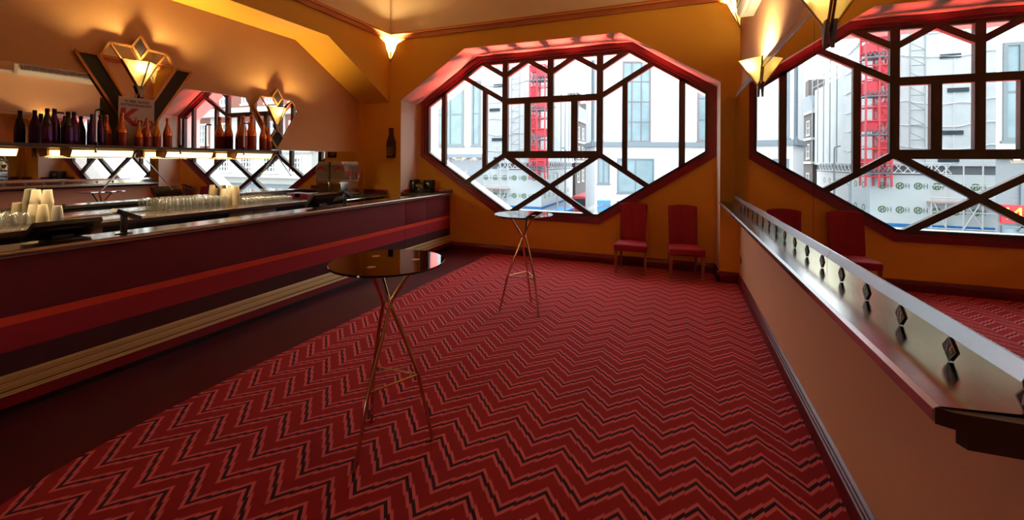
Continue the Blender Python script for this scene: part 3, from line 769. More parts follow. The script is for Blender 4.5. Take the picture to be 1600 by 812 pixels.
# show poster
t = thing('poster', 'white show card with red script standing among the bottles', 'poster', (-5.66, 2.895, SZ))
PB = MB().box(-5.668, -5.662, 2.725, 3.062, SZ, 2.392).build('card', M['paper'], t)
px = -5.6615
text('lettering', '"A FEEL GOOD', .036, (px, 2.893, 2.345), FACE_PX, M['ink'], t, bold=.0008)
text('lettering', 'EXTRAVAGANZA"', .036, (px, 2.893, 2.305), FACE_PX, M['ink'], t, bold=.0008)
text('script_title', 'K', .26, (px, 2.80, 2.16), FACE_PX, M['red_ink'], t, sx=1.0, shear=.12, bold=.010)
text('script_title', 'inky', .145, (px, 2.955, 2.12), FACE_PX, M['red_ink'], t, sx=.95, shear=.32, bold=.003)
b_ = MB(); b_.prism([(2.93, 1.99), (2.955, 2.06), (2.985, 2.06), (2.985, 1.955), (3.03, 1.935), (3.03, 1.92), (2.97, 1.925), (2.955, 1.95), (2.95, 1.92), (2.94, 1.92)], 'x', px - .001, px + .0005); b_.build('red_motif', M['red_ink'], t)

# ------------------------------------------------------------------ glasses and cups on the back bar
BZ = 1.0905
def glass_mesh(kind):
    if kind == 'tumbler':     # upside down
        prof = [(.033, 0), (.0335, .004), (.031, .065), (.0275, .132), (.025, .136), (0, .136)]
    elif kind == 'stem':      # small wine glasses, upside down
        prof = [(.030, 0), (.034, .02), (.031, .05), (.016, .07), (.005, .078), (.004, .150), (.006, .157), (.031, .162), (.031, .165), (0, .165)]
    else:
        prof = [(.030, 0), (.036, .03), (.034, .07), (.022, .105), (.019, .108), (0, .108)]
    return MB().lathe(prof, seg=14)
def glasses(kind, name, label, group, x0, y0, nx, ny, dx, dy, jit=.004):
    first = None
    for j in range(ny):
        for i in range(nx):
            x = x0 - i * dx + random.uniform(-jit, jit); y = y0 + j * dy + random.uniform(-jit, jit) + (dy / 2 if i % 2 else 0)
            if first is None:
                first = glass_mesh(kind).build(name, M['glass']); o = first; tag(o, label, 'glass', group)
            else:
                o = first.copy(); COL.objects.link(o)
            o.location = (x, y, BZ); o.rotation_euler.z = random.uniform(0, 6.28)
glasses('tumbler', 'tumbler', 'clear upturned tumbler in the tight block left of the cream cups', 'upturned tumblers on the back bar', -5.58, 3.17, 4, 10, .070, .0735)
glasses('stem', 'wine_glass', 'small clear glass in the sparkling block near the drinks machine', 'small glasses near the drinks machine', -5.56, 4.10, 4, 11, .070, .0735)
glasses('beer', 'beer_glass', 'round clear glass in the block by the near cup stacks', 'round glasses at the dark end of the back bar', -5.57, 1.40, 4, 8, .084, .084)

cupm = MB().lathe([(.030, 0), (.031, .001), (.0435, .108), (.0455, .109), (.0455, .112), (.0425, .112), (.030, .003), (0, .003)], seg=18)
cup_src = {}
def cup_stack(x, y, ncup, m_, label, group, up=False, pitch=.0135, scale=1.0):
    for k in range(ncup):
        key = (m_, )
        if key not in cup_src:
            o = cupm.build('plastic_cup', M[m_]); cup_src[key] = o
        else:
            o = cup_src[key].copy(); COL.objects.link(o)
        tag(o, label, 'cup', group)
        o.scale = (scale, scale, 1)
        if up: o.location = (x, y, BZ + k * pitch)
        else: o.location = (x, y, BZ + .112 + k * pitch); o.rotation_euler = (pi, 0, 0)
g = 'stacked plastic cups at the dark end of the back bar'
cup_stack(-5.69, 2.085, 6, 'cup', 'milky plastic cup in the low front stack beside the round glasses', g)
cup_stack(-5.60, 2.115, 6, 'cup', 'milky plastic cup in the second low front stack of the cup group', g)
cup_stack(-5.775, 2.135, 16, 'cup', 'milky plastic cup in the tallest stack, close to the mirror', g)
cup_stack(-5.685, 2.18, 16, 'cup', 'milky plastic cup in the second tallest stack of the cup group', g)
cup_stack(-5.52, 2.185, 5, 'cup_grey', 'greyish clear plastic cup in the low stack right of the milky cups', g)
g = 'stacked plastic cups between the tumblers and the small glasses'
cup_stack(-5.76, 3.945, 9, 'cup', 'cream plastic cup in the stack nearest the tumblers', g)
cup_stack(-5.67, 3.96, 9, 'cup', 'cream plastic cup in the middle stack between the glass blocks', g)
cup_stack(-5.765, 4.04, 12, 'cup', 'cream plastic cup in the tall stack close to the mirror', g)
cup_stack(-5.60, 4.0, 12, 'cup', 'cream plastic cup in the tall stack against the small glasses', g)

# ------------------------------------------------------------------ tills and card readers on the counter
def till(label, y, w_=.38, h_=.21, dd=(.17, 0, .115)):
    t = thing('till', label, 'till', (-4.30, y, 1.101), 'tills on the bar counter')
    th = R(52)                                      # screen leans over the counter
    b0 = Vector((-4.335, 0, 1.122)); d = Vector((sin(th) * .0 + cos(th), 0, sin(th)))
    d = Vector(dd).normalized(); nn = Vector((d.z, 0, -d.x))   # nn: back of the screen, towards the customers
    def P(a, s, k): return b0 + d * a + Vector((0, y + s, 0)) + nn * k
    def slab(a0, a1, s0, s1, k0, k1):
        vs = [P(a, s, k) for k in (k0, k1) for a, s in ((a0, s0), (a1, s0), (a1, s1), (a0, s1))]
        return MB().add(vs, [(0,1,2,3),(4,7,6,5),(0,4,5,1),(1,5,6,2),(2,6,7,3),(3,7,4,0)])
    m_ = slab(0, h_, -w_/2, w_/2, -.018, .016); m_.build('casing', M['black'], t)
    m_ = slab(.04, h_ - .04, -w_/2 + .05, w_/2 - .05, .016, .034); m_.build('back_cover', M['black'], t)
    m_ = slab(.012, h_ - .012, -w_/2 + .012, w_/2 - .012, -.0195, -.018); m_.build('screen', M['black_gloss'], t)
    s = MB().bbox(-4.34, -4.16, y - .10, y + .10, 1.101, 1.118, .004); s.prism([(-4.32, 1.118), (-4.25, 1.118), (-4.25, 1.155), (-4.29, 1.135)], 'y', y - .06, y + .06); s.build('stand', M['black'], t)
    return t
till('black till screen on the counter near the round glasses', 1.715)
till('black till screen on the counter before the drinks machine', 4.19, .40, .20, (.13, 0, .16))
def reader(label, y, x=-4.20, lit=False):
    t = thing('card_reader', label, 'card reader', (x, y, 1.101), 'card readers on the bar counter')
    s = MB(); s.lathe([(0, 0), (.055, 0), (.055, .006), (.03, .012), (0, .012)], x, y, 1.101, 20); s.bbox(x - .022, x + .022, y - .016, y + .016, 1.11, 1.265, .004); s.build('stand', M['black'], t)
    c0 = Vector((x, y - .045, 1.285)); a = Vector((0, .15, -.075)).normalized(); u = Vector((1, 0, 0)); nn = u.cross(a).normalized()
    def slab(a0, a1, hw, k0, k1):
        vs = [c0 + a * q + u * s_ + nn * k for k in (k0, k1) for q, s_ in ((a0, -hw), (a1, -hw), (a1, hw), (a0, hw))]
        return MB().add(vs, [(0,1,2,3),(4,7,6,5),(0,4,5,1),(1,5,6,2),(2,6,7,3),(3,7,4,0)])
    body = slab(-.02, .165, .042, -.016, .014).build('handset', M['black'], t)
    slab(.01, .06, .032, .014, .0155).build('display', M['screen_blue'] if lit else M['bronze'], body)
    k = MB()
    for i in range(3):
        for j in range(4):
            vs = [c0 + a * q + u * s_ + nn * kk for kk in (.014, .018) for q, s_ in ((.072 + j*.022, -.03 + i*.022), (.088 + j*.022, -.03 + i*.022), (.088 + j*.022, -.014 + i*.022), (.072 + j*.022, -.014 + i*.022))]
            k.add(vs, [(0,1,2,3),(4,7,6,5),(0,4,5,1),(1,5,6,2),(2,6,7,3),(3,7,4,0)])
    k.build('keypad', M['dark_foil'], body)
reader('black card reader on a stand beside the near till', 2.06)
reader('card reader with lit display beside the far till', 4.52, lit=True)

# hi-fi on the counter end
t = thing('stereo', 'small black stereo with two speakers on the counter end', 'stereo', (-4.66, 7.04, 1.101))
for ya, yb in ((-4.915, -4.765), (-4.565, -4.415)):
    s = MB().bbox(ya, yb, 6.97, 7.15, 1.101, 1.335, .005).build('speaker', M['black'], t)
    MB().bbox(ya + .012, yb - .012, 6.962, 6.971, 1.115, 1.322, .003).build('grille', M['dark_foil'], s)
s = MB().bbox(-4.755, -4.575, 6.98, 7.14, 1.101, 1.26, .005).build('player', M['black'], t)
MB().box(-4.735, -4.595, 6.974, 6.981, 1.205, 1.245).build('display', M['bronze'], s)
k = MB(); k.lathe([(0, 0), (.022, 0), (.02, .012), (0, .012)], 0, 0, 0, 18)
kk = MB(); kk.add([(v[0] - 4.665, 6.981 - v[2], 1.16 + v[1]) for v in k.v], k.f); kk.build('volume_knob', M['steel'], s)
kk = MB()
for i in range(4): kk.box(-4.735 + i * .04, -4.715 + i * .04, 6.976, 6.981, 1.118, 1.13)
kk.build('buttons', M['steel'], s)

# slush drink machine
t = thing('drinks_machine', 'two-tank frozen drinks machine at the far end of the back bar', 'drinks machine', (-5.58, 5.83, BZ))
w = MB(); w.bbox(-5.80, -5.36, 5.60, 6.06, BZ + .02, 1.335, .008); w.build('base', M['steel'], t)
w = MB()
for k in range(16): w.box(-5.78, -5.38, 5.594, 5.601, BZ + .05 + k * .0135, BZ + .057 + k * .0135)
w.build('side_vent', M['bronze'], t)
MB().box(-5.785, -5.375, 5.597, 5.600, BZ + .04, 1.30).build('side_panel', M['brown_panel'], t)
w = MB()
for sx in (-5.76, -5.40):
    for sy in (5.65, 6.01): w.lathe([(0, 0), (.02, 0), (.016, .02), (0, .02)], sx, sy, BZ, 12)
w.build('foot', M['black'], t)
MB().bbox(-5.79, -5.33, 5.605, 6.055, 1.335, 1.375, .006).build('tank_deck', M['tan_door'], t)
for ya, yb in ((5.615, 5.82), (5.84, 6.045)):
    rr = []
    prof = [(-5.77, 1.375), (-5.34, 1.375), (-5.29, 1.40), (-5.26, 1.47), (-5.26, 1.55), (-5.29, 1.635), (-5.34, 1.66), (-5.77, 1.66)]
    tk = MB().prism(prof, 'y', ya, yb).build('tank', M['tank'], t)
    MB().prism([(-5.77, 1.66), (-5.36, 1.66), (-5.34, 1.685), (-5.40, 1.72), (-5.72, 1.72), (-5.77, 1.70)], 'y', ya - .004, yb + .004).build('lid', M['white_plastic'], tk)
    sw = MB(); arc = []
    for k in range(22):
        a = R(205 - k * 10.5); arc.append((-5.47 + .17 * cos(a) * 1.1, 1.50 + .115 * sin(a)))
    for i in range(21):
        f0, f1 = .010 + .03 * sin(pi * i / 21), .010 + .03 * sin(pi * (i + 1) / 21)
        p, q = arc[i], arc[i + 1]
        sw.add([(p[0], ya - .002, p[1] - f0), (q[0], ya - .002, q[1] - f1), (q[0], ya - .002, q[1] + f1 * .4), (p[0], ya - .002, p[1] + f0 * .4), (p[0], ya, p[1] - f0), (q[0], ya, q[1] - f1), (q[0], ya, q[1] + f1 * .4), (p[0], ya, p[1] + f0 * .4)], [(0,1,2,3),(4,7,6,5),(0,1,5,4),(3,2,6,7)])
    sw.build('red_swirl', M['red_ink'], tk)
    fc = MB(); fc.lathe([(0, 0), (.062, 0), (.055, .012), (0, .016)], 0, 0, 0, 20)
    f2 = MB(); ym = (ya + yb) / 2
    f2.add([(-5.262 + v[2], ym + v[0], 1.50 + v[1]) for v in fc.v], fc.f, 0, True); f2.build('front_badge', M['red_ink'], tk)
    tp = MB(); tp.tube([(-5.26, ym, 1.42), (-5.20, ym, 1.42), (-5.195, ym, 1.385)], .014, 10); tp.tube([(-5.205, ym, 1.425), (-5.19, ym, 1.50)], .008, 8); tp.build('tap', M['chrome'], tk)
MB().bbox(-5.36, -5.22, 5.64, 6.02, BZ + .001, BZ + .03, .005).build('drip_tray', M['steel'], t)

t.scale = (.62, .93, .945); t.location = (-5.70, 6.11, BZ)
# wine red box beside the machine
t = thing('napkin_box', 'low wine red box on the back bar left of the drinks machine', 'box', (-5.7, 5.33, BZ))
w = MB(); w.bbox(-5.79, -5.61, 5.21, 5.45, BZ, BZ + .055, .004); w.build('box_body', M['wine'], t)
MB().bbox(-5.795, -5.605, 5.205, 5.455, BZ + .055, BZ + .066, .003).build('lid', M['wine_dark'], t)
# ------------------------------------------------------------------ the street outside
GZ = -6.5
M['render_white'] = mat('white_render', (200, 202, 204), 0.8, noise=0.03, nscale=.6)
M['grey_stone'] = mat('grey_stone_cladding', (116, 120, 126), 0.6, noise=0.06, nscale=1.5)
M['slate'] = mat('slate_metal', (104, 114, 122), 0.5)
M['out_frame'] = mat('grey_window_frame', (98, 108, 112), 0.5)
M['out_frame_brown'] = mat('taupe_window_frame', (108, 96, 96), 0.5)
M['out_pane'] = mat('blue_grey_glass', (112, 132, 140), 0.2, noise=0.4, nscale=.7, spec=.5)
M['out_pane_dark'] = mat('dark_shop_glass', (52, 62, 70), 0.1, noise=0.4, nscale=1.2, spec=.8)
M['wrap'] = mat('white_sheeting', (204, 208, 211), 0.5, noise=0.16, nscale=.8, bump=1.0, bscale=.9)
M['hoarding'] = mat('white_hoarding', (216, 222, 224), 0.6)
M['tube'] = mat('grey_scaffold_tube', (150, 154, 156), 0.45, metal=0.3)
M['tube_white'] = mat('white_scaffold_tube', (214, 216, 216), 0.5)
M['red_steel'] = mat('red_hoist_steel', (206, 62, 74), 0.5)
M['dark_brick'] = mat('dark_brick', (98, 88, 84), 0.8, noise=0.15, nscale=2)
M['dull_stone'] = mat('weathered_stone', (176, 174, 170), 0.8, noise=0.06, nscale=1.5)
M['red_brick'] = mat('red_brick', (128, 78, 68), 0.8, noise=0.12, nscale=2)
M['asphalt'] = mat('asphalt', (80, 82, 86), 0.8, noise=0.1, nscale=.8)
M['blue_paint'] = mat('blue_sign_paint', (54, 130, 196), 0.5)
M['sign_red'] = mat('red_sign_board', (206, 28, 40), 0.4, emit=(206, 28, 40), estr=.5)
M['sign_yellow'] = mat('yellow_sign_letter', (250, 210, 60), 0.4, emit=(250, 210, 60), estr=.8)
M['green_mark'] = mat('green_emblem', (96, 140, 84), 0.5)
M['grey_mark'] = mat('grey_emblem', (120, 128, 130), 0.5)

struct(MB().add([(-90, 7.7, GZ), (70, 7.7, GZ), (70, 160, GZ), (-90, 160, GZ)], [(0, 1, 2, 3)]).build('street', M['asphalt']), 'grey street seen far below through the window', 'street')

def fwin(par, O_, D_, t0, t1, z0, z1, nx=2, nz=2, fm='out_frame', pm='out_pane', out=None, dep=.25, fr=.09):
    """window in a facade: O_ origin, D_ unit direction along it; out = outward normal"""
    O_ = Vector(O_); D_ = Vector(D_); o = Vector(out)
    def P(t, z, k): return O_ + D_ * t + Vector((0, 0, z)) + o * k
    def bx(mb, a0, a1, b0, b1, k0, k1):
        vs = [P(t, z, k) for k in (k0, k1) for t, z in ((a0, b0), (a1, b0), (a1, b1), (a0, b1))]
        mb.add(vs, [(0,1,2,3),(4,7,6,5),(0,4,5,1),(1,5,6,2),(2,6,7,3),(3,7,4,0)])
    f = MB()
    bx(f, t0, t1, z0, z0 + fr, .01, .12); bx(f, t0, t1, z1 - fr, z1, .01, .12)
    bx(f, t0, t0 + fr, z0 + fr, z1 - fr, .01, .12); bx(f, t1 - fr, t1, z0 + fr, z1 - fr, .01, .12)
    for i in range(1, nx): t = t0 + (t1 - t0) * i / nx; bx(f, t - fr * .35, t + fr * .35, z0 + fr, z1 - fr, .01, .09)
    for i in range(1, nz): z = z0 + (z1 - z0) * i / nz; bx(f, t0 + fr, t1 - fr, z - fr * .3, z + fr * .3, .01, .08)
    bx(f, t0 - .1, t1 + .1, z0 - .12, z0, .0, .18)
    fo = f.build('window', M[fm], par)
    g = MB(); bx(g, t0 + fr * .5, t1 - fr * .5, z0 + fr * .5, z1 - fr * .5, .005, .03); g.build('pane', M[pm], fo)
    return fo

# white stone block on the left with grey lower storey
AY = 32.0; AX = -15.1
t = thing('building', 'white stone block on a grey lower storey, left in the window', 'building', (-24, AY, GZ))
MB().prism([(-44, AY), (AX, AY), (AX - 9, AY + 14), (-44, AY + 14)], 'z', 2.3, 19).build('wall', M['render_white'], t)
MB().prism([(-44, AY + .05), (AX - .02, AY + .05), (AX - 9, AY + 14), (-44, AY + 14)], 'z', GZ, 2.0).build('grey_storey', M['grey_stone'], t)
MB().prism([(-44, AY - .25), (AX + .06, AY - .25), (AX - 8.9, AY + 14), (-44, AY + 14)], 'z', 2.0, 2.32).build('ledge', M['slate'], t)
for a, c_, nx in ((-19.6, -16.95, 2), (-16.2, -15.35, 1), (-24.5, -21.8, 2), (-29.5, -26.8, 2)):
    fwin(t, (0, AY, 0), (1, 0, 0), a, c_, 3.0, 8.45, nx, 2, 'out_frame', 'out_pane', (0, -1, 0), fr=.18)
    fwin(t, (0, AY, 0), (1, 0, 0), a, c_, 10.6, 15.8, nx, 2, 'out_frame', 'out_pane', (0, -1, 0), fr=.18)
for a, c_ in ((-19.9, -18.2), (-24.4, -21.2)):
    fwin(t, (0, AY + .05, 0), (1, 0, 0), a, c_, -2.6, 1.7, 2, 1, 'slate', 'out_pane', (0, -1, 0), fr=.12)
fwin(t, (0, AY + .05, 0), (1, 0, 0), -17.3, -16.1, -1.9, .6, 1, 1, 'slate', 'out_pane_dark', (0, -1, 0), fr=.12)
w = MB()
for k in range(9): w.lathe([(0, 0), (.13, 0), (.13, .06), (0, .06)], -23.5 + k * .95, AY - .12, 1.93, 10)
w.build('soffit_lamp', mat('lit_soffit_lamp', (255, 250, 240), .5, emit=(255, 244, 224), estr=2.0), t)
sg = MB().box(-17.0, -15.3, AY - .10, AY + .02, -1.55, -.55).build('sign_board', M['sign_red'], t)
text('sign_letters', 'ON', .95, (-15.42, AY - .13, -1.05), FACE_NY, M['sign_yellow'], sg, extrude=.02, align='RIGHT')
fwin(t, (0, AY + .05, 0), (1, 0, 0), -16.6, -15.35, -5.8, -1.7, 1, 1, 'slate', 'out_pane', (0, -1, 0), fr=.1)

# sheeted corner building under scaffold
BY, BCX = 55.0, -17.4
t = thing('building', 'corner building wrapped in white sheeting above a hoarding', 'building', (-24, BY, GZ))
MB().box(-40, BCX, BY, BY + 9, 1.5, 24).build('sheeted_wall', M['wrap'], t)
MB().box(-40, BCX, BY + 9, BY + 20, 1.5, 12.5).build('sheeted_wing', M['wrap'], t)
MB().box(-40, BCX - .3, BY + .3, BY + 20, GZ, 1.5).build('ground_storey', M['grey_stone'], t)
w = MB()                                  # loose folds and lashing lines of the sheeting
for z in (3.4, 5.6, 7.9, 10.2, 12.6, 15.0):
    zz = z
    pts = [(-30 + k * .7, BY - .06 - .05 * random.random(), zz + random.uniform(-.12, .12) + .2 * sin(k * .5)) for k in range(18)] + [(BCX + .05, BY - .06, zz)] + [(BCX + .06 + .05 * random.random(), BY + k * .8, zz + random.uniform(-.12, .12) + .25 * sin(k * .6)) for k in range(1, 11)]
    w.tube(pts, .055, 5)
for x in (-28.5, -26.2, -23.9, -21.6, -19.8): w.tube([(x, BY - .06, 1.6), (x + random.uniform(-.1, .1), BY - .07, 24)], .045, 5)
w.build('lashing', M['tube_white'], t)
for k, (x, z) in enumerate(((-24.6, 4.6), (-25.0, 8.8), (-24.4, 12.2), (-24.3, 1.9))):
    m_ = MB(); m_.box(x, x + 1.6, BY - .12, BY + .1, z, z + .42); m_.build('gap', M['out_pane_dark'], t)
hd = MB().box(-28, BCX + .15, BY - .22, BY - .12, -4.4, .55); hd.box(BCX + .12, BCX + .22, BY - .2, BY + 18, -4.4, .55); ho = hd.build('hoarding', M['hoarding'], t)
m_ = MB().box(-28, BCX + .18, BY - .24, BY - .11, -4.75, -4.4); m_.box(BCX + .12, BCX + .25, BY - .2, BY + 18, -4.75, -4.4); m_.build('blue_stripe', M['blue_paint'], t)
m_ = MB().box(-28, BCX + .15, BY - .22, BY - .12, GZ, -4.75); m_.box(BCX + .12, BCX + .22, BY - .2, BY + 18, GZ, -4.75); m_.build('hoarding_base', M['hoarding'], t)
m_ = MB().box(-20.8, -18.4, BY - .27, BY - .24, -5.9, -5.0); pl_ = m_.build('blue_plate', M['blue_paint'], t)
m_ = MB()
for k in range(2): m_.box(-20.6, -18.6, BY - .285, BY - .27, -5.35 - k * .3, -5.2 - k * .3)
m_.build('plate_stripe', M['hoarding'], pl_)
for z in (-.55, -3.0):
    for k in range(6):
        x = BCX - .8 - k * 1.45
        em = MB(); n_ = 20
        oc = [(x + .36 * cos(2*pi*i/n_), z + .36 * sin(2*pi*i/n_)) for i in range(n_)]; ic = [(x + .25 * cos(2*pi*i/n_), z + .25 * sin(2*pi*i/n_)) for i in range(n_)]
        em.ring(oc, ic, 'y', BY - .235, BY - .221); eo = em.build('emblem', M['green_mark'], ho)
        em = MB(); em.bar((x - .12, BY - .23, z - .2), (x - .12, BY - .23, z + .2), .09, .02); em.bar((x + .12, BY - .23, z - .2), (x + .12, BY - .23, z + .2), .09, .02); em.bar((x - .12, BY - .23, z + .2), (x + .12, BY - .23, z - .2), .09, .02)
        for s in (-.72, -.46): em.bar((x + s, BY - .23, z - .26), (x + s, BY - .23, z + .26), .06, .02)
        em.bar((x - .72, BY - .23, z), (x - .46, BY - .23, z), .06, .02)
        em.build('emblem_letter', M['grey_mark'], ho)
    for k in range(7):
        y = BY + 1.4 + k * 2.2
        em = MB(); n_ = 16
        oc = [(y + .42 * cos(2*pi*i/n_), z + .36 * sin(2*pi*i/n_)) for i in range(n_)]; ic = [(y + .26 * cos(2*pi*i/n_), z + .25 * sin(2*pi*i/n_)) for i in range(n_)]
        em.ring(oc, ic, 'x', BCX + .221, BCX + .235); em.build('emblem', M['green_mark'], ho)
# scaffold of tubes with a lattice girder
t = thing('scaffold', 'grey tube scaffold and lattice girder on the sheeted building', 'scaffold', (-22, BY - 1, GZ))
w = MB()
for x in (-27.2, -25.6, -24.2, -22.9, -21.8): w.tube([(x, BY - 1.0, GZ), (x, BY - 1.0, 1.6)], .06, 6)
for z in (-4.6, -3.0, -1.6, -.4, .6): w.tube([(-27.6, BY - 1.0, z), (-21.6, BY - 1.0, z)], .055, 6)
w.tube([(-25.6, BY - 1.05, -4.6), (-24.2, BY - 1.05, -1.6)], .05, 6); w.tube([(-24.2, BY - 1.05, -4.6), (-25.6, BY - 1.05, -1.6)], .05, 6); w.tube([(-22.9, BY - 1.05, -4.6), (-21.8, BY - 1.05, -1.6)], .05, 6)
w.build('lower_tubes', M['tube_white'], t)
w = MB(); w.box(-27.6, -21.7, BY - 1.1, BY - .3, -2.15, -2.0); w.build('deck_board', mat('scaffold_plank', (206, 170, 160), .7), t)
w = MB()
for z in (.75, 1.75): w.tube([(-23.5, BY - .6, z), (BCX + .5, BY - .6, z)], .06, 6); w.tube([(BCX + .5, BY - .6, z), (BCX + .5, BY + 17, z)], .06, 6)
k = 0
xs = [-23.5 + i * .75 for i in range(9)]
for i in range(8):
    for a, c_ in ((.75, 1.75), (1.75, .75)): w.tube([(xs[i], BY - .6, a), (xs[i+1], BY - .6, c_)], .045, 5)
for i in range(14):
    for a, c_ in ((.75, 1.75), (1.75, .75)): w.tube([(BCX + .5, BY - .6 + i * 1.2, a), (BCX + .5, BY + .6 + i * 1.2, c_)], .045, 5)
w.build('lattice_girder', M['tube_white'], t)
w = MB()
for x in (-21.5, -20.3): w.tube([(x, BY - .5, 1.8), (x, BY - .5, 24)], .06, 6)
for k in range(14): w.tube([(-21.5, BY - .5, 2.6 + k * 1.5), (-20.3, BY - .5, 2.6 + k * 1.5)], .05, 5); w.tube([(-21.5, BY - .5, 2.6 + k * 1.5), (-20.3, BY - .5, 3.4 + k * 1.5)], .035, 5)
w.build('ladder_tower', M['tube'], t)
w = MB()
for k in range(5): w.tube([(BCX + .4, BY + 9.2 + k * 2.6, 1.8), (BCX + .4, BY + 9.2 + k * 2.6, 14.0 + 1.6 * (k % 2))], .07, 5)
for z in (12.8, 13.8, 15.0): w.tube([(BCX + .4, BY + 9, z), (BCX + .4, BY + 20, z)], .06, 5)
w.build('roof_tubes', M['tube'], t)
# red hoist
t = thing('hoist_tower', 'bright red builders hoist climbing the sheeted building', 'hoist', (-17.2, 53.5, .6))
w = MB(); HX0, HX1, HYa, HYb = -18.3, -16.2, 53.0, 54.4
for x in (HX0, -17.3, HX1):
    for y in (HYa, HYb): w.tube([(x, y, -.6), (x, y, 25)], .10, 6)
for k in range(18):
    z = .4 + k * 1.4
    for y in (HYa, HYb):
        w.tube([(HX0, y, z), (HX1, y, z)], .07, 5); w.tube([(HX0, y, z), (-17.3, y, z + 1.4)], .05, 5); w.tube([(-17.3, y, z), (HX0, y, z + 1.4)], .04, 5)
    w.tube([(HX1, HYa, z), (HX1, HYb, z)], .06, 5)
w.build('mast', M['red_steel'], t)
for k in range(6):
    z = .9 + k * 3.9
    m_ = MB(); m_.box(HX0 + .05, HX0 + .8, HYa + .2, HYb - .1, z + 1.0, z + 3.0); m_.box(-17.2, HX1 - .05, HYa + .1, HYb - .1, z + .2, z + 1.3); m_.build('gate_panel', M['red_steel'], t)
    m_ = MB(); m_.box(HX0 - .1, HX1 + .1, HYa - .1, HYb + .1, z - .25, z - .1)
    for i in range(6): m_.tube([(HX0 + i * .36, HYa - .12, z - .05), (HX0 + .18 + i * .36, HYa - .12, z + .4)], .035, 4); m_.tube([(HX0 + .18 + i * .36, HYa - .12, z + .4), (HX0 + .36 + i * .36, HYa - .12, z - .05)], .035, 4)
    m_.build('landing', M['slate'], t)

# old dark house beyond
t = thing('building', 'old dark brick house with chimneys beyond the sheeted one', 'building', (-24, 76, GZ))
MB().box(-36, BCX + .2, 75.2, 105, GZ, 9.5).build('wall', M['dark_brick'], t)
MB().prism([(75.2, 9.5), (78, 12.2), (104, 12.2), (105, 9.5)], 'x', -36, BCX).build('roof', M['slate'], t)
w = MB()
for z in (1.6, 5.2, 9.2): w.box(-36, BCX + .5, 75, 105, z, z + .35)
w.build('cornice', M['white_stone'], t)
w = MB(); w.box(-20, -17.8, 80, 82, 11, 15); w.box(-20, -17.8, 92, 94, 11, 14.5); w.build('chimney', M['dark_brick'], t)
for k in range(7):
    for z in (-2, 2.4, 6.0): fwin(t, (BCX + .2, 0, 0), (0, 1, 0), 76.5 + k * 4, 78.1 + k * 4, z, z + 2.2, 2, 2, 'white_stone', 'out_pane_dark', (1, 0, 0), fr=.14)

# white office block on the right
CO = Vector((-8.2, 45, 0)); CD = Vector((.931, .365, 0)); CN = Vector((.365, -.931, 0))
t = thing('building', 'white office block with tall grey windows, right in the window', 'building', (-2, 47, GZ))
S2 = Vector((-10.3, 50.5, 0)); E2 = CO + CD * 62
def pr(o, a, e, k, z0, z1):
    b_ = a + (CN * k); e_ = e + (CN * k); bk = Vector((-CN.x, -CN.y, 0)) * 14
    return o.add([v + Vector((0, 0, z)) for z in (z0, z1) for v in (b_, e_, e + bk, Vector((-9, 75, 0)), S2)], [(0,1,2,3,4),(5,9,8,7,6),(0,5,6,1),(1,6,7,2),(2,7,8,3),(3,8,9,4),(4,9,5,0)])
pr(MB(), CO, E2, 0, GZ, 26).build('wall', M['render_white'], t)
w = MB()
for z0, z1 in ((3.35, 3.85),):
    q = [CO + CN * .3 - CD * .1, E2 + CN * .3, E2 - CN * .1, CO - CN * .1]
    w.add([v + Vector((0, 0, z)) for z in (z0, z1) for v in q], [(0,1,2,3),(4,7,6,5),(0,4,5,1),(1,5,6,2),(2,6,7,3),(3,7,4,0)])
sd = (S2 - CO).normalized(); sn = Vector((-sd.y, sd.x, 0))
if sn.x > 0: sn = -sn
q = [CO + CN * .3 - CD * .1, CO, S2, S2 + sn * .3]
w.add([v + Vector((0, 0, z)) for z in (3.35, 3.85) for v in (CO + sn * .3, CO, S2, S2 + sn * .3)], [(0,1,2,3),(4,7,6,5),(0,4,5,1),(1,5,6,2),(2,6,7,3),(3,7,4,0)])
w.build('ledge', M['slate'], t)
def tk(k): return (8.2 + 45 * k) / (.931 - .365 * k)
def yk(k): return 45 + .365 * tk(k)
def cwin(k0, k1, a0, a1, nx, nz, fm, pm='out_pane', fr=.14):
    ym = (yk(k0) + yk(k1)) / 2
    return fwin(t, CO, CD, tk(k0), tk(k1), 1.7 + a0 * ym, 1.7 + a1 * ym, nx, nz, fm, pm, CN, fr=fr)
cwin(-.12, -.058, .046, .229, 3, 4, 'out_frame_brown'); cwin(.038, .10, .046, .229, 3, 4, 'out_frame_brown')
cwin(.19, .25, .046, .2, 3, 4, 'out_frame_brown'); cwin(.34, .40, .046, .18, 3, 4, 'out_frame_brown'); cwin(.48, .53, .046, .16, 3, 4, 'out_frame_brown')
cwin(-.131, -.05, -.069, .009, 2, 1, 'slate'); cwin(-.176, -.148, -.050, .009, 2, 1, 'slate'); cwin(.05, .13, -.069, .009, 2, 1, 'slate'); cwin(.2, .28, -.069, .009, 2, 1, 'slate'); cwin(.36, .44, -.069, .009, 2, 1, 'slate'); cwin(.5, .58, -.069, .009, 2, 1, 'slate')
cwin(-.131, -.05, -.16, -.088, 2, 1, 'slate'); cwin(-.176, -.148, -.17, -.115, 2, 1, 'slate', 'out_pane_dark')
fwin(t, CO, sd, .5, 1.7, 4.0, 25, 1, 6, 'slate', 'out_pane', sn, fr=.2)
fwin(t, CO, CD, .25, .8, 4.0, 25, 1, 6, 'slate', 'out_pane', CN, fr=.12)
q0, q1 = tk(-.176), tk(-.147); zc_ = 1.7 - .1 * 45.3
def P_(tt, z, k): return CO + CD * tt + Vector((0, 0, z)) + CN * k
